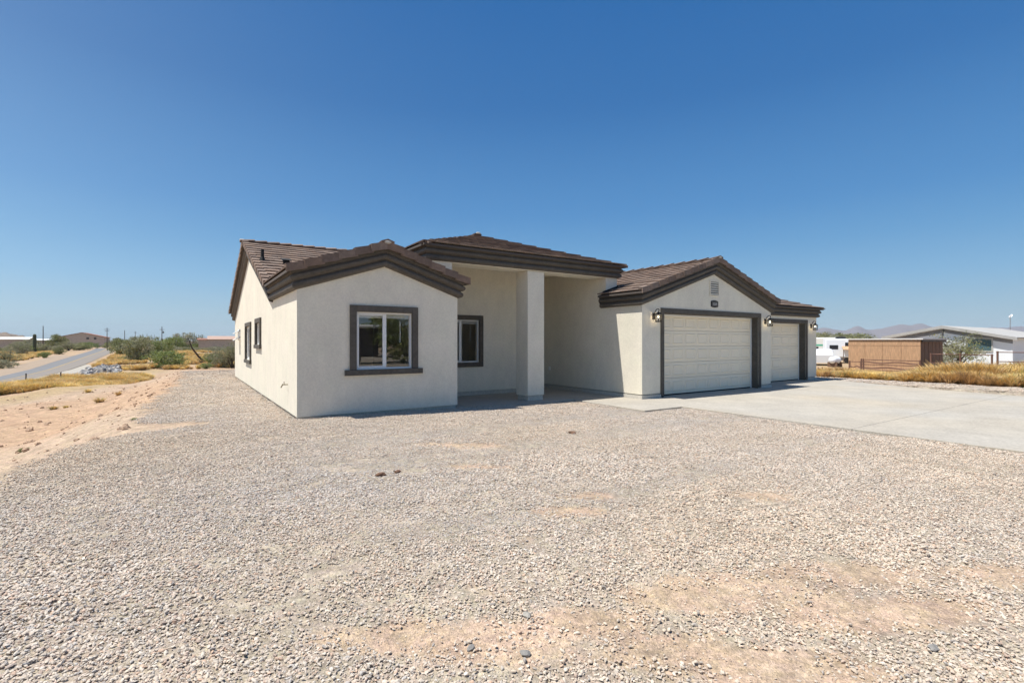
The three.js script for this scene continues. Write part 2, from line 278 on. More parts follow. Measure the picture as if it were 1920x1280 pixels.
  windowAt('x', 1.78, side2, { blind: false, ext: .04, panes: 1 });

  // --- cornices: a moulded profile swept along eaves and rakes
  const prof = [[-.01, 0], [.035, 0], [.075, .012], [.098, .04], [.102, .075], [.09, .105], [.062, .13], [.058, .145], [.10, .155], [.132, .18], [.140, .212], [.132, .242], [.10, .265], [.096, .285], [.118, .30], [.122, .315], [.122, .372], [-.01, .372]];
  function cornice(path) { // [point, offset direction]
    const g = new THREE.BufferGeometry(), pos = [], P = path.map(([p, m]) => prof.map(([o, y]) => V(p.x + m.x * o, p.y + y, p.z + m.z * o)));
    const quad = (a, b, c, d) => { for (const q of [a, b, c, a, c, d]) pos.push(q.x, q.y, q.z); };
    for (let i = 0; i < P.length - 1; i++) for (let k = 0; k < prof.length; k++) { const l = (k + 1) % prof.length; quad(P[i][k], P[i + 1][k], P[i + 1][l], P[i][l]); }
    for (const e of [P[0], P[P.length - 1]]) for (let k = 1; k < prof.length - 1; k++) { const c = e[0]; for (const q of [c, e[k], e[k + 1]]) pos.push(q.x, q.y, q.z); }
    g.setAttribute('position', new THREE.Float32BufferAttribute(pos, 3)); return mesh('cornice', boxUV(g), M.trim, house);
  }
  const F = V(0, 0, 1), Lx = V(-1, 0, 0), Rx = V(1, 0, 0), FL = V(-1, 0, 1), FR = V(1, 0, 1), BL = V(-1, 0, -1);
  const cb = 2.53;
  cornice([[V(1.78, cb, -13.05), Lx], [V(1.78, cb, -10), FL], [V(3.47, cb + 1.69 * SL, -10), F], [V(5.16, cb, -10), FR], [V(5.16, cb, -12.45), Rx]]);
  cornice([[V(10.26, cb, -10.66), Lx], [V(10.26, cb, -9.13), FL], [V(13.44, cb + 3.18 * SL, -9.13), F], [V(16.62, cb, -9.13), FR], [V(16.62, cb, -9.985), Rx]]);
  cornice([[V(16.64, cb - .004, -10), F], [V(21.65, cb - .004, -10), FR], [V(21.65, cb - .004, -23.4), Rx]]);
  cornice([[V(4.68, 3.42, -13.3), Lx], [V(4.68, 3.42, -10.5), FL], [V(10.71, 3.42, -10.5), FR], [V(10.71, 3.42, -13.3), Rx]]);
  const SM = .36, ridgeY = 4.75, ridgeZ = -18.1, mainY = (z) => ridgeY - SM * Math.abs(z - ridgeZ);
  cornice([[V(1.78, mainY(-12.98) - .42, -12.98), Lx], [V(1.78, ridgeY - .42, ridgeZ), Lx], [V(1.78, mainY(-23.45) - .42, -23.45), BL], [V(21.6, mainY(-23.45) - .42, -23.45), V(0, 0, -1)]]);

  // --- roofs
  const tones = [[.295, .212, .166], [.25, .178, .14], [.345, .252, .198], [.235, .172, .14], [.31, .232, .188], [.285, .197, .15], [.325, .226, .17]];
  const EXP = .335, TW = .30, allTiles = [];
  const flatTile = tones.map((c) => { const h = (t) => .06 - .032 * t / EXP; const pts = [[0, 0], [TW - .006, 0], [TW - .006, EXP + .05], [0, EXP + .05]]; return tint(tileGeo(pts, h), ...c); });
  function tileGeo(pts, h, t0 = 0) { // polygon in (s, t), top height h(t); local axes x = s, y = normal, z = -t
    const pos = [], T = pts.map(([s, t]) => [s, h(t - t0), -t]), Bt = T.map(([x, y, z]) => [x, y - .026, z]);
    for (let k = 1; k < pts.length - 1; k++) { pos.push(...T[0], ...T[k], ...T[k + 1]); }
    for (let k = 0; k < pts.length; k++) { const l = (k + 1) % pts.length; pos.push(...Bt[k], ...Bt[l], ...T[l], ...Bt[k], ...T[l], ...T[k]); }
    const g = new THREE.BufferGeometry(); g.setAttribute('position', new THREE.Float32BufferAttribute(pos, 3)); return boxUV(g);
  }
  function clip(poly, region) { // both convex, counter-clockwise
    let out = poly;
    for (let i = 0; i < region.length && out.length; i++) {
      const a = region[i], b = region[(i + 1) % region.length], side = (p) => (b[0] - a[0]) * (p[1] - a[1]) - (b[1] - a[1]) * (p[0] - a[0]), inp = out; out = [];
      for (let k = 0; k < inp.length; k++) { const p = inp[k], q = inp[(k + 1) % inp.length], sp = side(p), sq = side(q); if (sp >= 0) out.push(p); if ((sp >= 0) !== (sq >= 0)) { const f = sp / (sp - sq); out.push([p[0] + (q[0] - p[0]) * f, p[1] + (q[1] - p[1]) * f]); } }
    }
    return out;
  }
  const areaOf = (p) => { let a = 0; for (let i = 0; i < p.length; i++) { const q = p[(i + 1) % p.length]; a += p[i][0] * q[1] - q[0] * p[i][1]; } return a / 2; };
  // slope: o = eave corner (left seen from outside), a = along eave to the right, up = unit up the slope
  function slope(roof, o, a, up, region, seen) {
    const n = V(0, 0, 0).crossVectors(a, up).normalize(), basis = new THREE.Matrix4().makeBasis(a, n, up.clone().negate()).setPosition(o);
    const smax = Math.max(...region.map((p) => p[0])), smin = Math.min(...region.map((p) => p[0])), tmax = Math.max(...region.map((p) => p[1])), rest = [];
    const deck = new THREE.BufferGeometry(), pos = []; for (let k = 1; k < region.length - 1; k++) for (const q of [region[0], region[k], region[k + 1]]) { const w = V(q[0], -.005, -q[1]).applyMatrix4(basis); pos.push(w.x, w.y, w.z); } // top of the sheathing
    deck.setAttribute('position', new THREE.Float32BufferAttribute(pos, 3)); const dk = boxUV(deck), dl = dk.clone(); dl.translate(0, -.05, 0);
    const rim = []; for (let k = 0; k < region.length; k++) { const q = region[k], r2 = region[(k + 1) % region.length], A = V(q[0], -.005, -q[1]).applyMatrix4(basis), Bq = V(r2[0], -.005, -r2[1]).applyMatrix4(basis), dn = V(0, -.05, 0); for (const p of [A, Bq, Bq.clone().add(dn), A, Bq.clone().add(dn), A.clone().add(dn)]) rim.push(p.x, p.y, p.z); }
    const rg = new THREE.BufferGeometry(); rg.setAttribute('position', new THREE.Float32BufferAttribute(rim, 3));
    mesh('sheathing', mergeGeometries([dk, dl, boxUV(rg)]), M.deck, roof);
    for (let row = 0, t = 0; t < tmax - .03; row++, t += EXP) for (let s = smin - (row % 2 ? TW / 2 : 0) - .0; s < smax; s += TW) {
      const rect = [[s, t], [s + TW - .006, t], [s + TW - .006, t + EXP + .05], [s, t + EXP + .05]], c = clip(rect, region); if (c.length < 3 || areaOf(c) < .004) continue;
      const full = areaOf(c) > (TW - .006) * (EXP + .05) * .999, tone = Math.floor(rnd() * tones.length), h = (q) => .06 - .032 * q / EXP;
      const geo = full ? flatTile[tone] : tint(tileGeo(c, h, t), ...tones[tone]), m = full ? basis.clone().multiply(new THREE.Matrix4().makeTranslation(s, (rnd() - .5) * .006, -t)) : basis;
      const centre = V(s + TW / 2, 0, -t).applyMatrix4(basis), d = centre.clone().sub(camera.position), facing = -d.clone().normalize().dot(n);
      allTiles.push({ roof, geo, m, weight: seen && facing > 0 ? areaOf(c) * facing / d.lengthSq() : 0, rest });
    }
    roof.userData.rests = [...(roof.userData.rests || []), rest];
  }
  const upOf = (x, z, s) => V(x, s, z).normalize();
  const HL = Math.hypot(1, SL), HM = Math.hypot(1, SM), OV = .2;
  const tileGroupMeshes = [];
  function capPiece(roof, name, p, d, w1, w2, L, wdt = .15) { // a bent tile over a ridge or hip: p = lower end, d = unit along, w1/w2 = unit down either side
    const up = w1.clone().add(w2).multiplyScalar(-1).normalize(), lift = .125, t = tones[Math.floor(rnd() * tones.length)], th = .035;
    const o = p.clone().addScaledVector(up, lift), dd = d.clone().multiplyScalar(L + .05).addScaledVector(up, -.04);
    const parts = [w1, w2].map((w) => { const nn = V(0, 0, 0).crossVectors(w, d).normalize(); if (nn.dot(up) < 0) nn.negate(); return hexa(o.clone(), dd, w.clone().multiplyScalar(wdt), nn.multiplyScalar(-th)); });
    return mesh(name, tint(mergeGeometries(parts), ...t), M.tile, roof);
  }
  function caps(roof, name, p0, p1, w1, w2, step = .37, wdt) { const d = p1.clone().sub(p0), Ln = d.length(), k = Math.max(1, Math.round(Ln / step)); d.normalize(); for (let i = 0; i < k; i++) capPiece(roof, name, p0.clone().addScaledVector(d, i * Ln / k + (rnd() - .5) * .01), d, w1, w2, Ln / k, wdt); }
  function rakeTiles(roof, p0, p1, out, inward) { // L-shaped edge tiles from the eave p0 to the ridge p1; out = outward horizontal unit
    const d = p1.clone().sub(p0), Ln = d.length(), k = Math.round(Ln / .345); d.normalize(); const nrm = V(0, 0, 0).crossVectors(d, out).normalize(); if (nrm.y < 0) nrm.negate();
    for (let i = 0; i < k; i++) {
      const t = tones[Math.floor(rnd() * tones.length)], o = p0.clone().addScaledVector(d, i * Ln / k).addScaledVector(nrm, .10).addScaledVector(out, .022 + (rnd() - .5) * .008), dd = d.clone().multiplyScalar(Ln / k + .045).addScaledVector(nrm, -.034).addScaledVector(out, -.014);
      const top = hexa(o, dd, out.clone().multiplyScalar(-.17), nrm.clone().multiplyScalar(-.026)), face = hexa(o.clone().addScaledVector(nrm, -.027), dd, out.clone().multiplyScalar(-.026), V(0, -.125, 0));
      mesh('rake_tile', tint(mergeGeometries([top, face]), ...t), M.tile, roof);
    }
  }
  const dabGeo = new THREE.SphereGeometry(.075, 8, 5); dabGeo.scale(1.2, .5, .6);
  const mortar = (roof, p) => { const m = mesh('mortar_cap', dabGeo, M.mortar, roof); m.position.copy(p); };

  // wing roof (gable to the front)
  { const r = part('roof', house), y0 = 2.95 - OV * SL, z0 = -10 + OV, zb = -14.2, ln = z0 - zb, sl = (1.69 + OV) * HL;
    slope(r, V(1.78 - OV, y0, zb), V(0, 0, 1), upOf(1, 0, SL), [[1.24, 0], [ln, 0], [ln, sl], [0, sl]], false);
    slope(r, V(5.16 + OV, y0, z0), V(0, 0, -1), upOf(-1, 0, SL), [[0, 0], [ln, 0], [ln, sl], [0, sl]], false);
    const pk = V(3.47, 2.95 + 1.69 * SL, z0);
    rakeTiles(r, V(1.78 - OV, y0, z0), pk, F); rakeTiles(r, V(5.16 + OV, y0, z0), pk, F);
    caps(r, 'ridge_tile', pk.clone().add(V(0, 0, .03)), V(3.47, pk.y, zb), upOf(-1, 0, -SL), upOf(1, 0, -SL));
    mortar(r, pk.clone().add(V(0, .06, 0)));
  }
  // main roof (ridge along the house, gable to the left, hip to the right)
  { const r = part('roof', house), z0 = -12.92, y0 = mainY(z0), sl = (z0 - ridgeZ) * HM, x0 = 1.78 - OV, x1 = 21.85, lr = 5.55;
    slope(r, V(x0, y0, z0), V(1, 0, 0), upOf(0, -1, SM), [[0, 0], [6.9, 0], [6.9, sl], [0, sl]], true);
    const t9 = 1.05 * HM; slope(r, V(x0, y0, z0), V(1, 0, 0), upOf(0, -1, SM), [[6.9, t9], [x1 - x0 - 1.12, t9], [x1 - lr - x0, sl], [6.9, sl]], true);
    const zb = -23.65, sb = (ridgeZ - zb) * HM;
    slope(r, V(x1, mainY(zb), zb), V(-1, 0, 0), upOf(0, 1, SM), [[0, 0], [x1 - x0, 0], [x1 - x0, sb], [lr, sb]], false);
    slope(r, V(x1, y0, z0), V(0, 0, -1), upOf(-1, 0, SM), [[0, 0], [10.73, 0], [5.18, lr * HM]], false);
    const pk = V(x0, ridgeY, ridgeZ);
    rakeTiles(r, V(x0, mainY(-12.95), -12.95), pk, Lx); rakeTiles(r, V(x0, mainY(zb), zb), pk, Lx);
    caps(r, 'ridge_tile', V(x1 - lr, ridgeY, ridgeZ), pk.clone().add(V(-.02, 0, 0)), upOf(0, 1, -SM), upOf(0, -1, -SM));
    mortar(r, pk.clone().add(V(0, .07, 0)));
    // plumbing vent and low black vent on the tiles
    const on = (x, z) => V(x, mainY(z) + .05, z);
    const p1 = on(1.84, -15.4); mesh('vent_pipe', mergeGeometries([bar(p1.clone().add(V(0, -.1, 0)), p1.clone().add(V(0, .30, 0)), .045, .045, 10), bar(p1.clone().add(V(0, -.05, 0)), p1.clone().add(V(0, .09, 0)), .085, .05, 10)]), M.black, r);
    const p2 = on(2.42, -15.18); mesh('roof_vent', mergeGeometries([hexa(p2.clone().add(V(-.08, 0, .06)), V(.16, 0, 0), V(0, .085, 0), V(0, .04, -.14)), hexa(p2.clone().add(V(-.125, .07, .10)), V(.25, 0, 0), V(0, .025, 0), V(0, .07, -.21))]), M.black, r);
  }
  // entry roof (hip to the front)
  { const r = part('roof', house), y0 = 3.84 - OV * SL, xl = 4.68 - OV, xr = 10.71 + OV, z0 = -10.5 + OV, half = (xr - xl) / 2, ap = V((xl + xr) / 2, y0 + half * SL, z0 - half), zb = -17.6;
    slope(r, V(xl, y0, z0), V(1, 0, 0), upOf(0, -1, SL), [[0, 0], [2 * half, 0], [half, half * HL]], true);
    const ls = z0 - zb;
    slope(r, V(xl, y0, zb), V(0, 0, 1), upOf(1, 0, SL), [[0, 0], [ls, 0], [ls - half, half * HL], [0, half * HL]], false);
    slope(r, V(xr, y0, z0), V(0, 0, -1), upOf(-1, 0, SL), [[0, 0], [ls, 0], [ls, half * HL], [half, half * HL]], false);
    const wf = upOf(0, 1, -SL), wl = upOf(-1, 0, -SL), wr = upOf(1, 0, -SL);
    caps(r, 'hip_tile', V(xl - .02, y0, z0 + .02), ap, wf, wl, .36, .19); caps(r, 'hip_tile', V(xr + .02, y0, z0 + .02), ap, wf, wr, .36, .19); caps(r, 'ridge_tile', ap, V(ap.x, ap.y, zb), wl, wr);
    mortar(r, ap.clone().add(V(0, .09, .03)));
    mesh('flashing', mergeGeometries([hexa(V(10.60, 3.06, -10.47), V(.75, .25, 0), V(0, .035, 0), V(0, 0, -.12))]), M.black, r);
    mesh('flashing', hexa(V(10.15, 2.955, -10.46), V(.55, .183, 0), V(0, .05, 0), V(0, 0, -.06)), M.black, r);
  }
  // garage roof (gable to the front)
  { const r = part('roof', house), y0 = 2.95 - OV * SL, z0 = -9.13 + OV, zb = -17.5, ln = z0 - zb, sl = (3.18 + OV) * HL;
    const cut = -10.5; // behind this line the raised entry stands over the eave
    slope(r, V(10.26 - OV, y0, zb), V(0, 0, 1), upOf(1, 0, SL), [[cut - zb - .13, 0], [ln, 0], [ln, sl], [cut - zb - .13, sl]], true);
    slope(r, V(10.26 - OV, y0, zb), V(0, 0, 1), upOf(1, 0, SL), [[0, .68], [cut - zb - .14, .68], [cut - zb - .14, sl], [0, sl]], true);
    slope(r, V(16.62 + OV, y0, z0), V(0, 0, -1), upOf(-1, 0, SL), [[0, 0], [ln, 0], [ln, sl], [0, sl]], false);
    const pk = V(13.44, 2.95 + 3.18 * SL, z0);
    rakeTiles(r, V(10.26 - OV, y0, z0), pk, F); rakeTiles(r, V(16.62 + OV, y0, z0), pk, F);
    caps(r, 'ridge_tile', pk.clone().add(V(0, 0, .03)), V(13.44, pk.y, zb), upOf(-1, 0, -SL), upOf(1, 0, -SL), .42);
    mortar(r, pk.clone().add(V(0, .07, 0)));
  }
  // third bay roof (hip to the right)
  { const r = part('roof', house), y0 = 2.95 - OV * SL, z0 = -10 + OV, xr = 21.65 + OV, xl = 14.5, run = 3.2, ap = V(xr - run, y0 + run * SL, z0 - run);
    slope(r, V(xl, y0, z0), V(1, 0, 0), upOf(0, -1, SL), [[0, 0], [xr - xl, 0], [ap.x - xl, run * HL], [0, run * HL]], true);
    slope(r, V(xr, y0, z0), V(0, 0, -1), upOf(-1, 0, SL), [[0, 0], [2 * run, 0], [run, run * HL]], false);
    slope(r, V(xr, y0, z0 - 2 * run), V(-1, 0, 0), upOf(0, 1, SL), [[0, 0], [xr - xl, 0], [xr - xl, run * HL], [run, run * HL]], false);
    caps(r, 'hip_tile', V(xr + .02, y0, z0 + .02), ap, upOf(0, 1, -SL), upOf(1, 0, -SL), .37, .15); caps(r, 'ridge_tile', ap, V(xl, ap.y, ap.z), upOf(0, 1, -SL), upOf(0, -1, -SL));
  }
  // the tiles that show largest are parts of their own, the others are joined
  allTiles.sort((a, b) => b.weight - a.weight);
  const single = allTiles.slice(0, 290), others = allTiles.slice(290), byRoof = new Map();
  for (const t of single) { const m = mesh('roof_tile', t.geo, M.tile, t.roof); m.applyMatrix4(t.m); }
  for (const t of others) { if (!byRoof.has(t.roof)) byRoof.set(t.roof, []); byRoof.get(t.roof).push(t.geo.clone().applyMatrix4(t.m)); }
  for (const [r, gs] of byRoof) tag(mesh('roof_tiles', mergeGeometries(gs), M.tile, r), null, null, null, 'stuff');
  for (const c of house.children) delete c.userData.rests;

  // --- garage doors
  function garageDoor([x0, x1, , y1], plane, zDoor, cols, rows) {
    const g = part('garage_door', house), pr = .03, tw = .13;
    // surround and jambs painted dark
    mesh('trim', bevelBox(x0 - tw, x0, 0.03, y1 + tw, plane - .01, plane + pr, .006), M.trim, g); mesh('trim', bevelBox(x1, x1 + tw, 0.03, y1 + tw, plane - .01, plane + pr, .006), M.trim, g); mesh('trim', bevelBox(x0 + .001, x1 - .001, y1, y1 + tw, plane - .01, plane + pr - .002, .006), M.trim, g);
    mesh('jamb', box(x0 + .001, x0 + .02, .002, y1 - .001, zDoor - .05, plane - .012), M.trim, g); mesh('jamb', box(x1 - .02, x1 - .001, .002, y1 - .001, zDoor - .05, plane - .012), M.trim, g); mesh('jamb', box(x0 + .021, x1 - .021, y1 - .02, y1 - .001, zDoor - .05, plane - .012), M.trim, g);
    // stop moulding
    const st = .045; mesh('door_stop', box(x0 + .022, x0 + .022 + st, .004, y1 - .022, zDoor + .002, zDoor + .03), M.vinyl, g); mesh('door_stop', box(x1 - .022 - st, x1 - .022, .004, y1 - .022, zDoor + .002, zDoor + .03), M.vinyl, g); mesh('door_stop', box(x0 + .07, x1 - .07, y1 - .022 - st, y1 - .022, zDoor + .002, zDoor + .028), M.vinyl, g);
    const a0 = x0 + .03, a1 = x1 - .03, hgt = (y1 - .03 - .03) / rows, pw = (a1 - a0 - .10) / cols;
    const frustum = (() => { const w = pw - .10, h = hgt - .15, o = [[-w / 2, -h / 2, 0], [w / 2, -h / 2, 0], [w / 2, h / 2, 0], [-w / 2, h / 2, 0]], e = .022, q = [[-w / 2 + e, -h / 2 + e, .019], [w / 2 - e, -h / 2 + e, .019], [w / 2 - e, h / 2 - e, .019], [-w / 2 + e, h / 2 - e, .019]], e2 = .045, q2 = [[-w / 2 + e2, -h / 2 + e2, .004], [w / 2 - e2, -h / 2 + e2, .004], [w / 2 - e2, h / 2 - e2, .004], [-w / 2 + e2, h / 2 - e2, .004]], pos = []; for (let k = 0; k < 4; k++) { const l = (k + 1) % 4; pos.push(...o[k], ...o[l], ...q[l], ...o[k], ...q[l], ...q[k]); pos.push(...q[k], ...q[l], ...q2[l], ...q[k], ...q2[l], ...q2[k]); } pos.push(...q2[0], ...q2[1], ...q2[2], ...q2[0], ...q2[2], ...q2[3]); const ge = new THREE.BufferGeometry(); ge.setAttribute('position', new THREE.Float32BufferAttribute(pos, 3)); return boxUV(ge); })();
    for (let r = 0; r < rows; r++) {
      const y = .03 + r * hgt;
      mesh('door_section', bevelBox(a0, a1, y + .003, y + hgt - .003, zDoor - .04, zDoor, .006), M.door, g);
      for (let c = 0; c < cols; c++) { const m = mesh('panel', frustum, M.door, g); m.position.set(a0 + .05 + (c + .5) * pw, y + hgt / 2, zDoor + .0005); }
    }
    mesh('weather_strip', box(a0, a1, .003, .028, zDoor - .03, zDoor - .005), M.black, g);
    return g;
  }
  garageDoor(gd, -9.13, -9.38, 8, 5);
  garageDoor(sd, -10, -10.27, 4, 5);

  // gable vent
  { const g = part('gable_vent', house), x0 = 13.25, x1 = 13.66, y0 = 2.96, y1 = 3.36, z = -9.13;
    mesh('vent_frame', mergeGeometries([box(x0 - .03, x0, y0 - .03, y1 + .03, z - .01, z + .025), box(x1, x1 + .03, y0 - .03, y1 + .03, z - .01, z + .025), box(x0, x1, y1, y1 + .03, z - .01, z + .024), box(x0, x1, y0 - .03, y0, z - .01, z + .024)]), M.stucco, g);
    mesh('vent_back', box(x0, x1, y0, y1, z - .004, z + .002), M.black, g);
    for (let i = 0; i < 6; i++) { const y = y0 + .012 + i * .066; mesh('louvre', hexa(V(x0 + .002, y, z + .022), V(x1 - x0 - .004, 0, 0), V(0, .036, -.016), V(0, .006, .003)), M.stucco, g); }
  }
  // hose tap, outlet, small hood on the left wall
  { const p = V(1.78, .67, -10.98), g = mergeGeometries([bar(p, p.clone().add(V(-.09, 0, 0)), .012), bar(p.clone().add(V(-.09, .015, 0)), p.clone().add(V(-.13, -.06, 0)), .013), bar(p.clone().add(V(-.07, 0, 0)), p.clone().add(V(-.07, .05, 0)), .007), bar(p.clone().add(V(-.07, .05, -.035)), p.clone().add(V(-.07, .05, .035)), .009)]);
    mesh('hose_tap', g, std({ color: lin(.30, .25, .16), metalness: .7, roughness: .45 }), house);
    mesh('outlet_cover', bevelBox(-.04, .04, -.06, .06, 0, .03, .006).rotateY(-Math.PI / 2).translate(10.26, .65, -13.15), M.vinyl, house);
    mesh('wall_hood', mergeGeometries([hexa(V(1.78, 1.70, -21.6), V(0, 0, .5), V(-.22, -.12, 0), V(0, .03, 0)), hexa(V(1.78, 1.95, -21.6), V(0, 0, .5), V(-.22, -.12, 0), V(0, .03, 0)), hexa(V(1.78, 1.6, -21.6), V(0, 0, .5), V(-.05, 0, 0), V(0, .42, 0))]), M.vinyl, house);
  }
}

// wall lanterns beside the garage doors
function lantern(label, x, y, z) {
  const t = thing('wall_lantern', label, 'lantern', [x, y, z], 0, 'lit wall lanterns beside the garage doors'), q = (h, r, dy) => V(r * Math.cos(h), dy, .17 + r * Math.sin(h));
  mesh('back_plate', bevelBox(-.055, .055, -.085, .085, 0, .025, .008), M.black, t);
  mesh('arm', tube([V(0, .03, .02), V(0, .11, .05), V(0, .185, .11), V(0, .185, .17), V(0, .15, .19), V(0, .125, .17)], .011, 20, 6), M.black, t);
  const cap = new THREE.CylinderGeometry(.018, .105, .07, 4, 1); cap.rotateY(Math.PI / 4); cap.translate(0, .075, .17); mesh('cap', mergeGeometries([cap.toNonIndexed(), bar(V(0, .10, .17), V(0, .13, .17), .012)]), M.black, t);
  const bars = [], R0 = .098, R1 = .080, yt = .04, yb = -.16; for (let i = 0; i < 8; i++) { const h = i * Math.PI / 4, k = i % 2 ? 1 : .73; bars.push(bar(q(h, R1 * k, yb), q(h, R0 * k, yt), i % 2 ? .007 : .0045, undefined, 4)); }
  for (const [rr, yy] of [[R0, yt - .035], [R1 + .003, yb + .03], [R1, yb]]) for (let i = 0; i < 4; i++) bars.push(bar(q(Math.PI / 4 + i * Math.PI / 2, rr, yy), q(Math.PI / 4 + (i + 1) * Math.PI / 2, rr, yy), .006, undefined, 4));
  mesh('cage', mergeGeometries(bars), M.black, t);
  const gl = new THREE.CylinderGeometry(R0 * .96, R1 * .96, yt - yb, 4, 1, true); gl.rotateY(Math.PI / 4); gl.translate(0, (yt + yb) / 2, .17); mesh('glass_body', gl, M.lampGlass, t);
  const bp = new THREE.CylinderGeometry(.06, .06, .008, 4); bp.rotateY(Math.PI / 4); bp.translate(0, yb + .004, .17); mesh('base_plate', bp, M.black, t);
  const b = new THREE.SphereGeometry(.02, 10, 8); b.scale(1, 1.35, 1); b.translate(0, -.02, .17); mesh('bulb', b, std({ color: lin(.9, .8, .6), emissive: new THREE.Color(1, .82, .52), emissiveIntensity: 5 }), t);
  mesh('bulb_socket', bar(V(0, yb, .17), V(0, -.045, .17), .009), M.black, t);
  const l = new THREE.PointLight(new THREE.Color(1, .8, .5), .05, 0, 2); l.position.set(0, -.02, .17); l.castShadow = true; t.add(l);
  return t;
}
lantern('black lantern left of the wide garage door near the corner', 10.72, 2.24, -9.13);
lantern('black lantern on the pier between the two garage doors', 16.27, 2.22, -9.13);
lantern('black lantern right of the narrow garage door at the far end', 21.2, 2.17, -10);

// house number
{
  const c = document.createElement('canvas'); c.width = 256; c.height = 160; const x = c.getContext('2d');
  x.fillStyle = '#16130f'; x.fillRect(0, 0, 256, 160); x.strokeStyle = '#b9b2a6'; x.lineWidth = 5; x.strokeRect(14, 14, 228, 132); x.fillStyle = '#e8e3d8'; x.font = 'bold 96px serif'; x.textAlign = 'center'; x.textBaseline = 'middle'; x.fillText('1235', 128, 84, 200);
  const t = new THREE.CanvasTexture(c); t.colorSpace = THREE.SRGBColorSpace;
  const o = thing('house_number_plaque', 'small dark plaque with house number above wide garage door', 'plaque', [13.46, 2.69, -9.13]);
  const s = new THREE.Shape(); s.moveTo(-.17, -.075); s.quadraticCurveTo(0, -.125, .17, -.075); s.lineTo(.17, .075); s.quadraticCurveTo(0, .125, -.17, .075); s.closePath();
  mesh('plate', boxUV(new THREE.ExtrudeGeometry(s, { depth: .012, bevelEnabled: true, bevelSize: .008, bevelThickness: .006, bevelSegments: 2 })), M.black, o);
  const pl = mesh('number', new THREE.PlaneGeometry(.29, .15), std({ map: t, roughness: .6 }), o); pl.position.z = .0215;
}

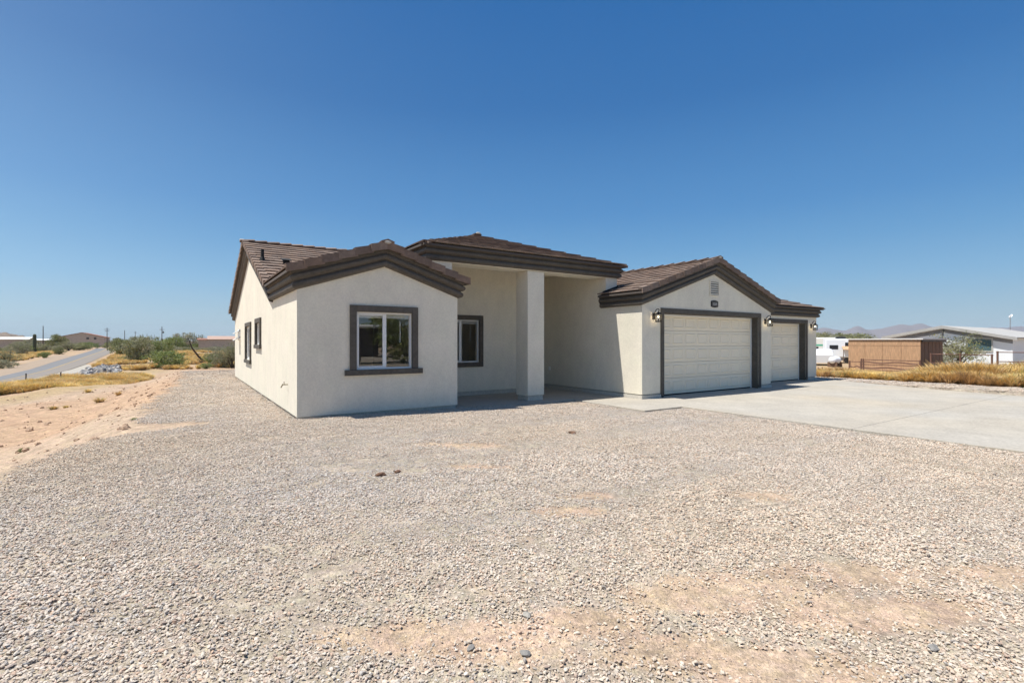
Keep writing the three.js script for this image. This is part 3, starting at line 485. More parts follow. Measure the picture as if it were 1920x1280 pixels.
// ---------------------------------------------------------------- gravel: clusters of stones laid over the pad
{
  const cl = [], R = rngOf(21), stones = [[.475, .405, .335], [.45, .38, .31], [.51, .45, .38], [.47, .385, .325], [.43, .385, .335], [.40, .365, .325], [.55, .50, .44], [.48, .385, .32], [.46, .41, .355], [.50, .44, .375], [.49, .36, .275], [.50, .43, .365], [.31, .285, .265], [.475, .415, .35], [.44, .37, .305], [.53, .475, .41], [.42, .395, .37], [.38, .30, .25]];
  const base = new THREE.IcosahedronGeometry(1, 0);
  function stone(cx, cy, cz, s) {
    const g = base.clone(), p = g.attributes.position, seen = new Map();
    for (let i = 0; i < p.count; i++) { const k = p.getX(i).toFixed(2) + p.getY(i).toFixed(2) + p.getZ(i).toFixed(2); if (!seen.has(k)) seen.set(k, .72 + .5 * R()); const f = seen.get(k); p.setXYZ(i, p.getX(i) * f, p.getY(i) * f, p.getZ(i) * f); }
    g.scale(s * (.8 + .6 * R()), s * (.30 + .28 * R()), s * (.5 + .35 * R())); g.rotateX((R() - .5) * .9); g.rotateZ((R() - .5) * .9); g.rotateY(R() * 6.28); g.translate(cx, cy, cz); g.computeVertexNormals(); g.deleteAttribute('uv');
    const c = stones[Math.floor(R() * stones.length)], v = .88 + .28 * R(); return tint(g, c[0] * v * 1.07, c[1] * v * 1.04, c[2] * v * 1.0);
  }
  const VAR = 16, NS = 54;
  for (let k = 0; k < VAR; k++) { const gs = []; for (let i = 0; i < NS; i++) { const a = R() * 6.28, r = .115 * Math.sqrt(R()), s = .0036 + .0086 * Math.pow(R(), 1.8) + (R() < .025 ? .007 * R() : 0); gs.push(stone(r * Math.cos(a), s * (.1 + .5 * R()), r * Math.sin(a), s)); } cl.push(mergeGeometries(gs)); }
  const sparse = []; for (let k = 0; k < 5; k++) { const gs = []; for (let i = 0; i < 9 + 4 * k; i++) { const a = R() * 6.28, r = .15 * Math.sqrt(R()), s = .0028 + .010 * R() * R() * R(); gs.push(stone(r * Math.cos(a), s * .15, r * Math.sin(a), s)); } sparse.push(mergeGeometries(gs)); }
  const put = [...cl, ...sparse].map(() => []);
  const dens = 150, d = new THREE.Object3D(), half = 1 / Math.sqrt(dens);
  const inView = (x, z) => { const f = x * Math.sin(YAW) - z * Math.cos(YAW), s = x * Math.cos(YAW) + z * Math.sin(YAW); return f > 1.2 && Math.abs(s) < f * 1.06 + 1.6; };
  for (let x = -3.2; x < 24; x += half) for (let z = -31; z < 1; z += half) {
    if (!inView(x, z)) continue;
    const px = x + (R() - .5) * half * 1.2, pz = z + (R() - .5) * half * 1.2; if (built(px, pz)) continue;
    const r = Math.hypot(px, pz), far = r > 13; if (far && R() > (r > 20 ? .28 : .5)) continue;
    const g = gravelAt(px, pz), b = r < 12 ? bareAt(px, pz) : 0; let dense = g;
    const thin = sstep(.0, .4, fbm(px * .8, pz * .8, 40, 3)) * .55, trk = Math.max(...[[-6.1, .28], [-7.7, .28], [-3.9, .2]].map(([tz, tw]) => 1 - sstep(tw * .5, tw * 1.6, Math.abs(pz - tz - .35 * Math.sin(px * .55) - .12 * px * .3 + .25 * N2(px * .7, pz * .7, 44))))) * sstep(.5, 1.6, px) * sstep(.1, .5, .5 + fbm(px * .9, pz * .9, 47, 2)); // scuffed places
    dense *= 1 - thin; const bm = sstep(-.15, .75, b + .5 * (R() - .5)); dense *= 1 - .93 * bm;
    let k; if (R() < dense) k = Math.floor(R() * VAR); else if (R() < .55 * (g > .15 ? 1 : g * 2.5)) k = VAR + Math.floor(R() * 5); else continue;
    const sc = (far ? (r > 20 ? 1.75 : 1.35) : 1) * (.85 + .35 * R()) * (1 - .34 * trk) * (1 + .3 * sstep(.05, .4, fbm(px * .6, pz * .6, 58, 3)));
    d.position.set(px, groundH(px, pz) - .001 + .004 * R(), pz); d.rotation.set((R() - .5) * .12, R() * 6.28, (R() - .5) * .12); d.scale.set(sc, sc * (.85 + .4 * R()), sc); d.updateMatrix();
    const w = fbm(px * .55, pz * .55, 50, 3), w2 = fbm(px * .3, pz * .3, 55, 3); put[k].push([d.matrix.clone(), 1 + .12 * w + .08 * w2 - .03 * trk, 1 + .12 * w, 1 + .12 * w - .14 * w2 + .05 * trk]);
  }
  const grp = part('gravel', scene); tag(grp, 'loose grey and buff gravel spread over the yard', null, null, 'stuff');
  [...cl, ...sparse].forEach((g, k) => { const list = put[k]; if (!list.length) return; const im = new THREE.InstancedMesh(g, M.stone, list.length); im.name = 'gravel_stones'; im.userData.kind = 'stuff'; im.castShadow = im.receiveShadow = true; list.forEach(([m, r, gg, b], i) => { im.setMatrixAt(i, m); im.setColorAt(i, lin(r, gg, b)); }); grp.add(im); });
}
// a few single stones and clods that stand out
{
  const R = rngOf(77);
  const rockGeo = (s, seed, flat = .6) => { const q = rngOf(seed), g = new THREE.IcosahedronGeometry(1, 1), p = g.attributes.position, m = new Map(); for (let i = 0; i < p.count; i++) { const k = [p.getX(i), p.getY(i), p.getZ(i)].map((v) => v.toFixed(2)).join(); if (!m.has(k)) m.set(k, .75 + .45 * q()); const f = m.get(k) * s; p.setXYZ(i, p.getX(i) * f * 1.15, p.getY(i) * f * flat, p.getZ(i) * f * .85); } g.computeVertexNormals(); return boxUV(g); };
  const unpx = (px, py, y = 0) => { const dx = (px - 960) / FPX, dy = (640 - py) / FPX, k = (y - EYE) / dy; return [(Math.sin(YAW) + Math.cos(YAW) * dx) * k, (-Math.cos(YAW) + Math.sin(YAW) * dx) * k]; };
  M.rockGrey = std({ color: lin(.36, .345, .325), map: grainTex }); M.rockPale = std({ color: lin(.5, .47, .42), map: grainTex }); M.rockBrown = std({ color: lin(.25, .14, .09), map: grainTex });
  const single = [[988, 1185, .024, 'rockPale', 'pale flat stone on bare soil in the front gravel'], [883, 1248, .022, 'rockGrey', 'dark grey stone at the bottom edge left of the bare soil'], [985, 1262, .025, 'rockGrey', 'dark grey stone at the bottom edge of the bare soil'], [1073, 818, .06, 'rockBrown', 'dark clod lying on gravel before the porch'], [713, 908, .05, 'rockBrown', 'reddish brown clod lying in the gravel before the window'], [1750, 1250, .026, 'rockGrey', 'blue grey stone at the lower right corner of the gravel'], [745, 902, .035, 'rockBrown', 'small brown clod right of the reddish clod in gravel']];
  for (const [px, py, s, m, label] of single) { const [x, z] = unpx(px, py), o = mesh('loose_stone', rockGeo(s, Math.floor(px), .5), M[m]); o.position.set(x, groundH(x, z) + s * .35, z); o.rotation.y = px; tag(o, label, 'stone'); }
  // clods along the earth bank
  const cg = [0, 1, 2].map((i) => { const g = rockGeo(.06, 300 + i, .75); return g; }), lists = [[], [], []], d = new THREE.Object3D();
  for (let i = 0; i < 900; i++) { const z = -7 - 24 * R(), x = edgeX(z) - .2 - 6.5 * Math.pow(R(), 1.6); const s = .18 + .8 * Math.pow(R(), 5) + (R() < .012 ? .8 : 0); d.position.set(x, groundH(x, z) + .015 * s, z); d.rotation.set(R(), R() * 6, R()); d.scale.setScalar(s); d.updateMatrix(); lists[i % 3].push(d.matrix.clone()); }
  M.clod = std({ color: lin(.66, .46, .32), map: grainTex });
  const grp = part('earth_clods', scene); tag(grp, 'scattered clods of reddish soil on the earth bank', null, null, 'stuff');
  lists.forEach((l, k) => { const im = new THREE.InstancedMesh(cg[k], M.clod, l.length); im.name = 'clods'; im.userData.kind = 'stuff'; l.forEach((m, i) => im.setMatrixAt(i, m)); grp.add(im); });
  scene.userData.rockGeo = null;

  // ---------------------------------------------------------------- road, apron, rock pile
  const ribbon = (pts, y) => { const s = new THREE.Shape(pts.map(([x, z]) => new THREE.Vector2(x, -z))), g = new THREE.ShapeGeometry(s); g.rotateX(-Math.PI / 2); return g; };
  function strip(left, right, lift, name, mat, parent) { const pos = [], uv = [], idx = []; left.forEach(([x, z], i) => { const [x2, z2] = right[i]; for (const [a, b] of [[x, z], [x2, z2]]) { pos.push(a, groundHs(a, b) + lift, b); uv.push(a, b); } if (i) { const k = 2 * i; idx.push(k - 2, k - 1, k, k - 1, k + 1, k); } }); const g = new THREE.BufferGeometry(); g.setAttribute('position', new THREE.Float32BufferAttribute(pos, 3)); g.setAttribute('uv', new THREE.Float32BufferAttribute(uv, 2)); g.setIndex(idx); g.computeVertexNormals(); return mesh(name, g, mat, parent); }
  const groundHs = (x, z) => -2.085;
  const roadL = [[-12.9, -20], [-12.7, -50], [-12.1, -69], [-12.1, -82], [-13, -103], [-15, -135], [-20.8, -227], [-28, -330]];
  const roadR = [[-15.5, -20], [-15.5, -50], [-15.8, -72], [-16.6, -88.4], [-19.3, -120], [-23, -164], [-29.6, -246], [-39, -345]];
  const dens = (a) => { const out = []; for (let i = 0; i < a.length - 1; i++) for (let k = 0; k < 8; k++) out.push([lerp(a[i][0], a[i + 1][0], k / 8), lerp(a[i][1], a[i + 1][1], k / 8)]); out.push(a[a.length - 1]); return out; };
  const rl = dens(roadL), rr = dens(roadR), mix = (t) => rl.map(([x, z], i) => [lerp(x, rr[i][0], t), lerp(z, rr[i][1], t)]);
  const road = tag(part('road', scene), 'two lane asphalt road with yellow centre line', null, null, 'structure');
  strip(rr, mix(.5), .02, 'asphalt_lane', M.asphalt, road); strip(mix(.5), rl, .021, 'asphalt_lane', M.asphaltWorn, road);
  strip(mix(.515), mix(.485), .027, 'centre_line', M.yellowPaint, road);
  tag(strip(dens([[-12.4, -52], [-12.4, -62], [-12.0, -72], [-12.05, -84], [-12.75, -101]]), dens([[-9.6, -52], [-9.25, -60], [-9.0, -70], [-9.6, -88], [-12.2, -101]]), .024, 'concrete_apron', M.concrete), 'pale concrete apron beside the road', null, null, 'structure');
  tag(strip(dens([[-18.6, -20], [-18.4, -62], [-19.6, -90], [-23.0, -124], [-28, -175]]), dens([[-15.4, -20], [-15.4, -62], [-16.6, -88], [-19.3, -119], [-23.4, -168]]), .006, 'road_shoulder', std({ color: lin(.56, .42, .30), map: dirtMap })), 'sandy road shoulder', null, null, 'structure');
  // riprap
  const pile = thing('rock_pile', 'heap of grey broken rocks beside the concrete apron', 'rocks', [-7.6, groundH(-7.6, -72), -72]);
  const rg = [0, 1, 2, 3, 4].map((i) => rockGeo(.27, 500 + i, .7)), rm = [std({ color: lin(.36, .35, .35), map: grainTex }), std({ color: lin(.62, .60, .58), map: grainTex }), std({ color: lin(.22, .21, .21), map: grainTex }), std({ color: lin(.46, .41, .36), map: grainTex }), std({ color: lin(.50, .49, .49), map: grainTex })];
  for (let i = 0; i < 290; i++) { const t = R(), z = -59 - 29 * t, xr = lerp(-5.0, -7.4, t), x = lerp(-9.3, xr, Math.pow(R(), .9)), m = mesh('rock', rg[i % 5], rm[Math.floor(R() * 5)], pile); m.position.set(x + 7.6, .05 + .22 * R() + .16 * Math.sin(Math.PI * t), z + 72); m.rotation.set(R() * 3, R() * 6, R() * 3); m.scale.setScalar(.6 + .8 * R()); }
  for (const [x, z, l] of [[-11.0, -57, 'thin grey marker post by the road, left of the pair'], [-8.9, -57.5, 'thin grey marker post by the road, right of the pair']]) { const p = mesh('marker_post', bar(V(0, -.2, 0), V(.02, 1.0, 0), .06, .05), M.greyBark); p.position.set(x, groundH(x, z), z); tag(p, l, 'post', 'marker posts by the road'); }
}

// ---------------------------------------------------------------- vegetation
// a shrub or small tree: stems plus many leaf-sized faces in clumps through the crown
function plantGeo(seed, { h = 1, w = 1, clumps = 70, leaves = 34, leaf = .05, tones, trunk = .25, droop = 0, open = .25, stems = 6 }) {
  const R = rngOf(seed), wood = [], pos = [], col = [], base = V(0, 0, 0), q = new THREE.Quaternion(), e = new THREE.Euler();
  const heads = [];
  for (let i = 0; i < stems; i++) { const a = R() * 6.28, rr = w * (.25 + .5 * R()) * .5, top = V(rr * Math.cos(a), h * (.35 + .45 * R()), rr * Math.sin(a)), mid = V(top.x * .4 + (R() - .5) * .1 * w, top.y * .5, top.z * .4 + (R() - .5) * .1 * w); wood.push(bar(base, mid, .022 * h, .014 * h, 5), bar(mid, top, .014 * h, .006 * h, 4)); heads.push(top, mid); }
  for (let c = 0; c < clumps; c++) {
    const a = R() * 6.28, u = Math.pow(R(), open), v = Math.acos(1 - 2 * R()), wob = .75 + .5 * R();
    const cx = w * .5 * u * Math.sin(v) * Math.cos(a) * wob, cz = w * .5 * u * Math.sin(v) * Math.sin(a) * wob, cy = h * (trunk + (1 - trunk) * (.5 + .5 * u * Math.cos(v) * wob));
    if (R() < .5) { const hd = heads[Math.floor(R() * heads.length)]; wood.push(bar(hd, V(cx, cy, cz), .006 * h, .003 * h, 3)); }
    const tn0 = tones[Math.floor(R() * tones.length)], cr = (.09 + .10 * R()) * Math.min(w, h * 1.3);
    for (let l = 0; l < leaves; l++) {
      const d = V(R() - .5, R() - .5, R() - .5).normalize().multiplyScalar(cr * Math.pow(R(), .5)), p = V(cx + d.x, Math.max(.02 * h, cy + d.y * .8 - droop * R()), cz + d.z), s = leaf * (.5 + R());
      e.set(R() * 6.28, R() * 6.28, R() * 6.28); q.setFromEuler(e); const k = .75 + .5 * R();
      const A = V(-s * .5, 0, 0).applyQuaternion(q).add(p), B = V(s * .5, 0, 0).applyQuaternion(q).add(p), C = V(0, s * 1.7, 0).applyQuaternion(q).add(p);
      for (const w2 of [A, B, C]) { pos.push(w2.x, w2.y, w2.z); col.push(tn0[0] * k, tn0[1] * k, tn0[2] * k); }
    }
  }
  const g = new THREE.BufferGeometry(); g.setAttribute('position', new THREE.Float32BufferAttribute(pos, 3)); g.setAttribute('color', new THREE.Float32BufferAttribute(col, 3)); g.computeVertexNormals();
  const wd = mergeGeometries(wood.map((x) => { x.deleteAttribute('uv'); return x; })); return { leaf: g, wood: wd };
}
const olive = [[.25, .25, .095], [.21, .225, .08], [.29, .28, .12], [.19, .20, .08]], greyGreen = [[.30, .29, .18], [.25, .255, .15], [.34, .32, .21]], fresh = [[.23, .27, .08], [.28, .30, .095], [.19, .235, .07]], straw = [[.70, .45, .12], [.64, .41, .12], [.76, .53, .18], [.56, .41, .17], [.68, .47, .18], [.46, .34, .14]];
const bushKinds = [
  plantGeo(1, { h: 1, w: 1.35, clumps: 95, leaves: 40, leaf: .038, tones: olive, trunk: .08, stems: 9 }),
  plantGeo(2, { h: 1, w: 1.2, clumps: 85, leaves: 40, leaf: .036, tones: [...olive, ...greyGreen], trunk: .05, stems: 9 }),
  plantGeo(3, { h: 1, w: 1.6, clumps: 100, leaves: 40, leaf: .036, tones: greyGreen, trunk: .06, stems: 10 }),
  plantGeo(4, { h: 1, w: 1.25, clumps: 90, leaves: 42, leaf: .036, tones: fresh, trunk: .05, stems: 8 }),
  plantGeo(5, { h: 1, w: 1.3, clumps: 130, leaves: 26, leaf: .022, tones: [...greyGreen, ...olive], trunk: .12, stems: 12, open: .45 }),
];
function plant(kind, label, category, x, z, h, wMul = 1, group, name = 'desert_shrub', y) {
  const k = bushKinds[kind], t = thing(name, label, category, [x, (y ?? groundH(x, z)) - .03, z], (x * 7.3 + z * 3.1) % 6.28, group);
  const c = mesh('crown', k.leaf, M.leaf, t), s = mesh('stem', k.wood, kind === 3 ? M.greyBark : M.bark, t); for (const o of [c, s]) o.scale.set(h * wMul, h, h * wMul); return t;
}
// direction helper: a pixel of the photograph and a distance give a place on the ground
const place = (px, depth) => { const s = (px - 960) / FPX * depth; return [Math.sin(YAW) * depth + Math.cos(YAW) * s, -Math.cos(YAW) * depth + Math.sin(YAW) * s]; };
{
  const L = (k, px, depth, hgt, wm, label, cat = 'shrub') => { const [x, z] = place(px, depth); return plant(k, label, cat, x, z, hgt, wm, 'shrubs of the open desert', 'desert_shrub'); };
  // right of the road, left of the house
  L(1, 262, 85, 4.5, .8, 'large olive tree-like shrub beside the far bend of the road', 'tree'); L(0, 228, 122, 4.1, .9, 'olive shrub hiding the far bend of the road');
  L(4, 284, 100, 3.2, .8, 'dark twiggy shrub left of the tall green shrub'); L(3, 304, 99, 4.2, .75, 'tall green shrub behind the bright green bush');
  L(3, 316, 67, 2.45, 1.45, 'bright green rounded bush in front of the fallen trunk'); L(2, 352, 217, 7.2, 1.0, 'broad grey green tree on the skyline near the low houses', 'tree');
  L(0, 248, 92, 1.3, 2.2, 'low green bush under the large olive shrub'); L(3, 372, 217, 2.8, 2.2, 'long dark green hedge, left half, below the low houses'); L(3, 398, 214, 2.7, 2.0, 'long dark green hedge, right half, below the low houses');
  L(2, 418, 70, 2.9, .75, 'grey green shrub against the left end of the house'); L(4, 434, 69, 3.5, .7, 'twiggy grey shrub touching the house corner'); L(3, 400, 72, 2.0, 1.0, 'small green shrub left of the grey shrub by the house');
  L(3, 386, 66, .8, 1.5, 'small green shrub at the foot of fallen branches');
  // left of the road
  L(4, 10, 77, 2.6, 1.1, 'dark grey green bush at the left picture edge above the road'); L(2, 36, 124, 3.4, .8, 'grey green bush second from the left edge'); L(2, 4, 67, 1.2, 1.4, 'low dark bush at the left edge near the road shoulder'); L(3, 82, 109, 1.4, 1.2, 'small bright green round bush on the far road shoulder'); L(0, 110, 139, 2.1, 1.0, 'round olive bush beyond the small bright green one'); L(1, 78, 174, 3.0, 1.3, 'olive shrub behind the saguaro and pole'); L(4, 128, 193, 3.9, 1.5, 'dark twiggy shrub in front of the gabled tan house'); L(0, 106, 232, 7.0, .8, 'tall pale green tree left of the gabled tan house', 'tree'); L(0, 148, 205, 3.0, 2.0, 'low green shrub right of the dark twiggy shrub'); L(3, 166, 240, 3.4, 1.8, 'green shrub below the gabled tan house'); L(1, 34, 175, 3.6, 1.4, 'olive bush in front of the white roofed building'); L(3, 54, 150, 2.6, 1.3, 'yellow green bush right of the left edge bushes'); L(1, 58, 200, 4.6, 1.1, 'olive tree left of the saguaro', 'tree');
  L(1, 192, 330, 6.0, 1.2, 'dark distant trees beyond the gabled tan house', 'tree'); L(0, 222, 240, 5.4, 1.3, 'distant olive tree left of the middle poles', 'tree'); L(1, 250, 240, 5.8, 1.4, 'distant olive tree between the middle poles', 'tree'); L(0, 282, 220, 6, 1.2, 'distant olive tree left of the transformer pole', 'tree'); L(3, 330, 200, 5.6, 1.1, 'green tree below the transformer pole', 'tree');
  for (const [px, dep, h, l] of [[45, 9.0, .09, 'tiny green weed on the bare soil at the left'], [250, 9.3, .06, 'tiny green weed at the edge of the left gravel']]) { const [x, z] = place(px, dep); plant(3, l, 'weed', x, z, h, 1.4, undefined, 'small_weed'); }
  // saguaro
  const [sx, sz] = place(64, 150), sg = thing('saguaro_cactus', 'dark columnar cactus left of the bare pole', 'cactus', [sx, groundH(sx, sz), sz]);
  mesh('trunk', (() => { const g = new THREE.CapsuleGeometry(.42, 5.2, 4, 10); g.translate(0, 2.9, 0); return g; })(), std({ color: lin(.07, .08, .045) }), sg);
  // fallen bare trunk with branches
  const [fx, fz] = place(372, 80), ft = thing('fallen_tree', 'dead bare leaning trunk with broken grey branches', 'dead tree', [fx, groundH(fx, fz), fz], .3);
  mesh('trunk', mergeGeometries([bar(V(1.2, 0, 0), V(0, 1.2, 0), .22, .16), bar(V(0, 1.2, 0), V(-1.0, 2.6, .2), .16, .11), bar(V(-1.0, 2.6, .2), V(-1.5, 4.2, 0), .11, .05)]), M.bark, ft);
  const R = rngOf(5), br = []; for (let i = 0; i < 26; i++) { const a = V(-1 + 4.5 * R(), .2 * R(), R() * 2 - 1); br.push(bar(a, a.clone().add(V(1.6 * (R() - .4), .9 * R(), 1.2 * (R() - .5))), .06, .02, 4)); } mesh('branch', mergeGeometries(br), M.greyBark, ft);
  // right: mesquite by the pale house, weeds in the corral
  const r1 = place(1788, 37); plant(4, 'grey green desert tree in front of the white mobile home window', 'tree', r1[0], r1[1], 2.6, 1.15, 'shrubs behind the corral fence', 'desert_tree');
  const r2 = place(1757, 33); plant(2, 'low grey green shrub at the right end of the brown shed', 'shrub', r2[0], r2[1], 1.15, 1.0, 'shrubs behind the corral fence');
  const r3 = place(1926, 40); plant(3, 'green tree at the right picture edge beside the mobile home', 'tree', r3[0], r3[1], 2.3, 1.3, 'shrubs behind the corral fence', 'desert_tree');
  const r4 = place(1880, 44); plant(2, 'low green shrub in front of the mobile home corner', 'shrub', r4[0], r4[1], 1.25, 1.4, 'shrubs behind the corral fence');
  for (const [px, dp, h, l] of [[1866, 30.5, .75, 'low brownish shrub in the weeds below the mobile home corner'], [1915, 29, .7, 'low brownish shrub in the weeds at the right picture edge'], [1893, 31.5, .6, 'small olive shrub between the two brownish shrubs in the weeds']]) { const p = place(px, dp); plant(4, l, 'shrub', p[0], p[1], h, 1.5, 'shrubs in the weeds'); }
  const r5 = place(1548, 170); for (let i = 0; i < 4; i++) { const p = place(1528 + i * 26, 150 + 12 * i); plant(1 - (i % 2), ['', '', '', ''][i] + ['first', 'second', 'third', 'fourth'][i] + ' distant tree from the house corner behind the white camper', 'tree', p[0], p[1], 4.2 + .5 * (i % 2), 1.8, 'distant trees behind the campers'); }
}
// dry golden weeds: tufts
{
  const R = rngOf(9), tuft = (seed, n, hgt, spread, tones) => { const r = rngOf(seed), pos = [], col = []; for (let i = 0; i < n; i++) { const a = r() * 6.28, b = r() * 6.28, rr = spread * .3 * Math.sqrt(r()), o = V(rr * Math.cos(b), 0, rr * Math.sin(b)), l = hgt * (.45 + .6 * r()), tip = V(o.x + spread * (.2 + .9 * r()) * Math.cos(a), l, o.z + spread * (.2 + .9 * r()) * Math.sin(a)), w = .004 + .006 * r(), px = V(Math.sin(a) * w, 0, -Math.cos(a) * w), c = tones[Math.floor(r() * tones.length)], k = .8 + .4 * r(), mid = o.clone().lerp(tip, .6).add(V(0, .1 * l, 0)); for (const q of [o.clone().add(px), o.clone().sub(px), mid.clone().add(px), o.clone().sub(px), mid.clone().sub(px), mid.clone().add(px), mid.clone().add(px), mid.clone().sub(px), tip]) { pos.push(q.x, q.y, q.z); col.push(c[0] * k, c[1] * k, c[2] * k); } } const g = new THREE.BufferGeometry(); g.setAttribute('position', new THREE.Float32BufferAttribute(pos, 3)); g.setAttribute('color', new THREE.Float32BufferAttribute(col, 3)); g.computeVertexNormals(); return g; };
  const kinds = [tuft(1, 260, .42, .36, straw), tuft(2, 260, .36, .42, straw), tuft(3, 240, .40, .36, [...straw, ...straw, [.42, .40, .15]]), tuft(4, 220, .30, .34, [[.42, .40, .14], [.34, .36, .12], ...straw])];
  const fields = [
    { name: 'dry_grass', label: 'golden dry weeds growing between driveway and corral fence', n: 4200, at: () => [24.0 + 11 * R(), -16 + 20 * R()], keep: (x, z) => x > 23.7 + .6 * N2(x, z * .8, 3) && !(x > 32.6 && x < 37 && z > -13.9 && z < -9.6), s: (x, z) => (.7 + .9 * R()) * (.45 + .45 * sstep(-.35, .35, fbm(x * .22, z * .22, 60, 3)) + .95 * sstep(-10, -6.5, z) * sstep(25.5, 28, x)) },
    { name: 'dry_grass', label: 'golden dry weeds on the flat below the earth bank beside the road', n: 4200, at: () => { const z = -38 - 23 * R(); return [-13.5 + 11.5 * R(), z]; }, keep: (x, z) => x > lerp(-11.6, -9.9, (z + 40) / -20) && x < lerp(-6.3, -3.4, sstep(-40, -54, z)) + 2.2 * fbm(x * .4, z * .4, 4, 4) + 1.1 * (R() - .5) && fbm(x * .3, z * .3, 61, 2) > -.22, s: (x, z) => .55 + .6 * R() + .95 * sstep(-.2, .3, fbm(x * .5, z * .5, 66, 3)) },
    { name: 'dry_grass', label: 'golden dry weeds and litter around the shrubs beyond the house', n: 3600, at: () => { const z = -78 - 130 * R(); return [-9 + 36 * R() + (z + 64) * .06, z]; }, keep: (x, z) => fbm(x * .12, z * .12, 62, 3) > .08, s: () => .9 + 1.0 * R() },
    { name: 'dry_grass', label: 'golden dry weeds and brush across the road', n: 3600, at: () => { const z = -70 - 150 * R(); return [-19.5 - 26 * R() + (z + 70) * .10, z]; }, keep: (x, z) => fbm(x * .12, z * .12, 63, 3) > -.05, s: () => 1.0 + 1.2 * R() },
    { name: 'dry_grass', label: 'sparse weeds along the top of the earth bank', n: 7, at: () => { const z = -9 - 24 * R(); return [edgeX(z) - .3 - 3.5 * R(), z]; }, keep: (x, z) => z < -21 || R() < .1, s: () => .3 + .35 * R() },
  ];
  for (const f of fields) {
    const lists = kinds.map(() => []), d = new THREE.Object3D(); let guard = 0;
    for (let i = 0; i < f.n && guard < f.n * 6; guard++) { const [x, z] = f.at(); if (!f.keep(x, z)) continue; i++; const s = f.s(x, z); d.position.set(x, groundH(x, z) - .02, z); d.rotation.set((R() - .5) * .3, R() * 6.28, (R() - .5) * .3); d.scale.set(s * (.9 + .5 * R()), s, s * (.9 + .5 * R())); d.updateMatrix(); const m = fbm(x * .55, z * .55, 70, 3); const u = fbm(x * .9, z * .9, 74, 2), v = .95 + .5 * u; lists[m > .10 ? 3 : m > .0 ? 2 : Math.floor(R() * 2)].push([d.matrix.clone(), v, v * (1 + .25 * u), v * (1 + .3 * R() * .5)]); }
    const grp = tag(part(numbered(f.name), scene), f.label, null, null, 'stuff');
    kinds.forEach((g, k) => { if (!lists[k].length) return; const im = new THREE.InstancedMesh(g, M.leaf, lists[k].length); im.name = 'weed_tufts'; im.userData.kind = 'stuff'; im.castShadow = im.receiveShadow = true; lists[k].forEach(([m, r, g2, b2], i) => { im.setMatrixAt(i, m); im.setColorAt(i, lin(r, g2, b2)); }); grp.add(im); });
  }
}

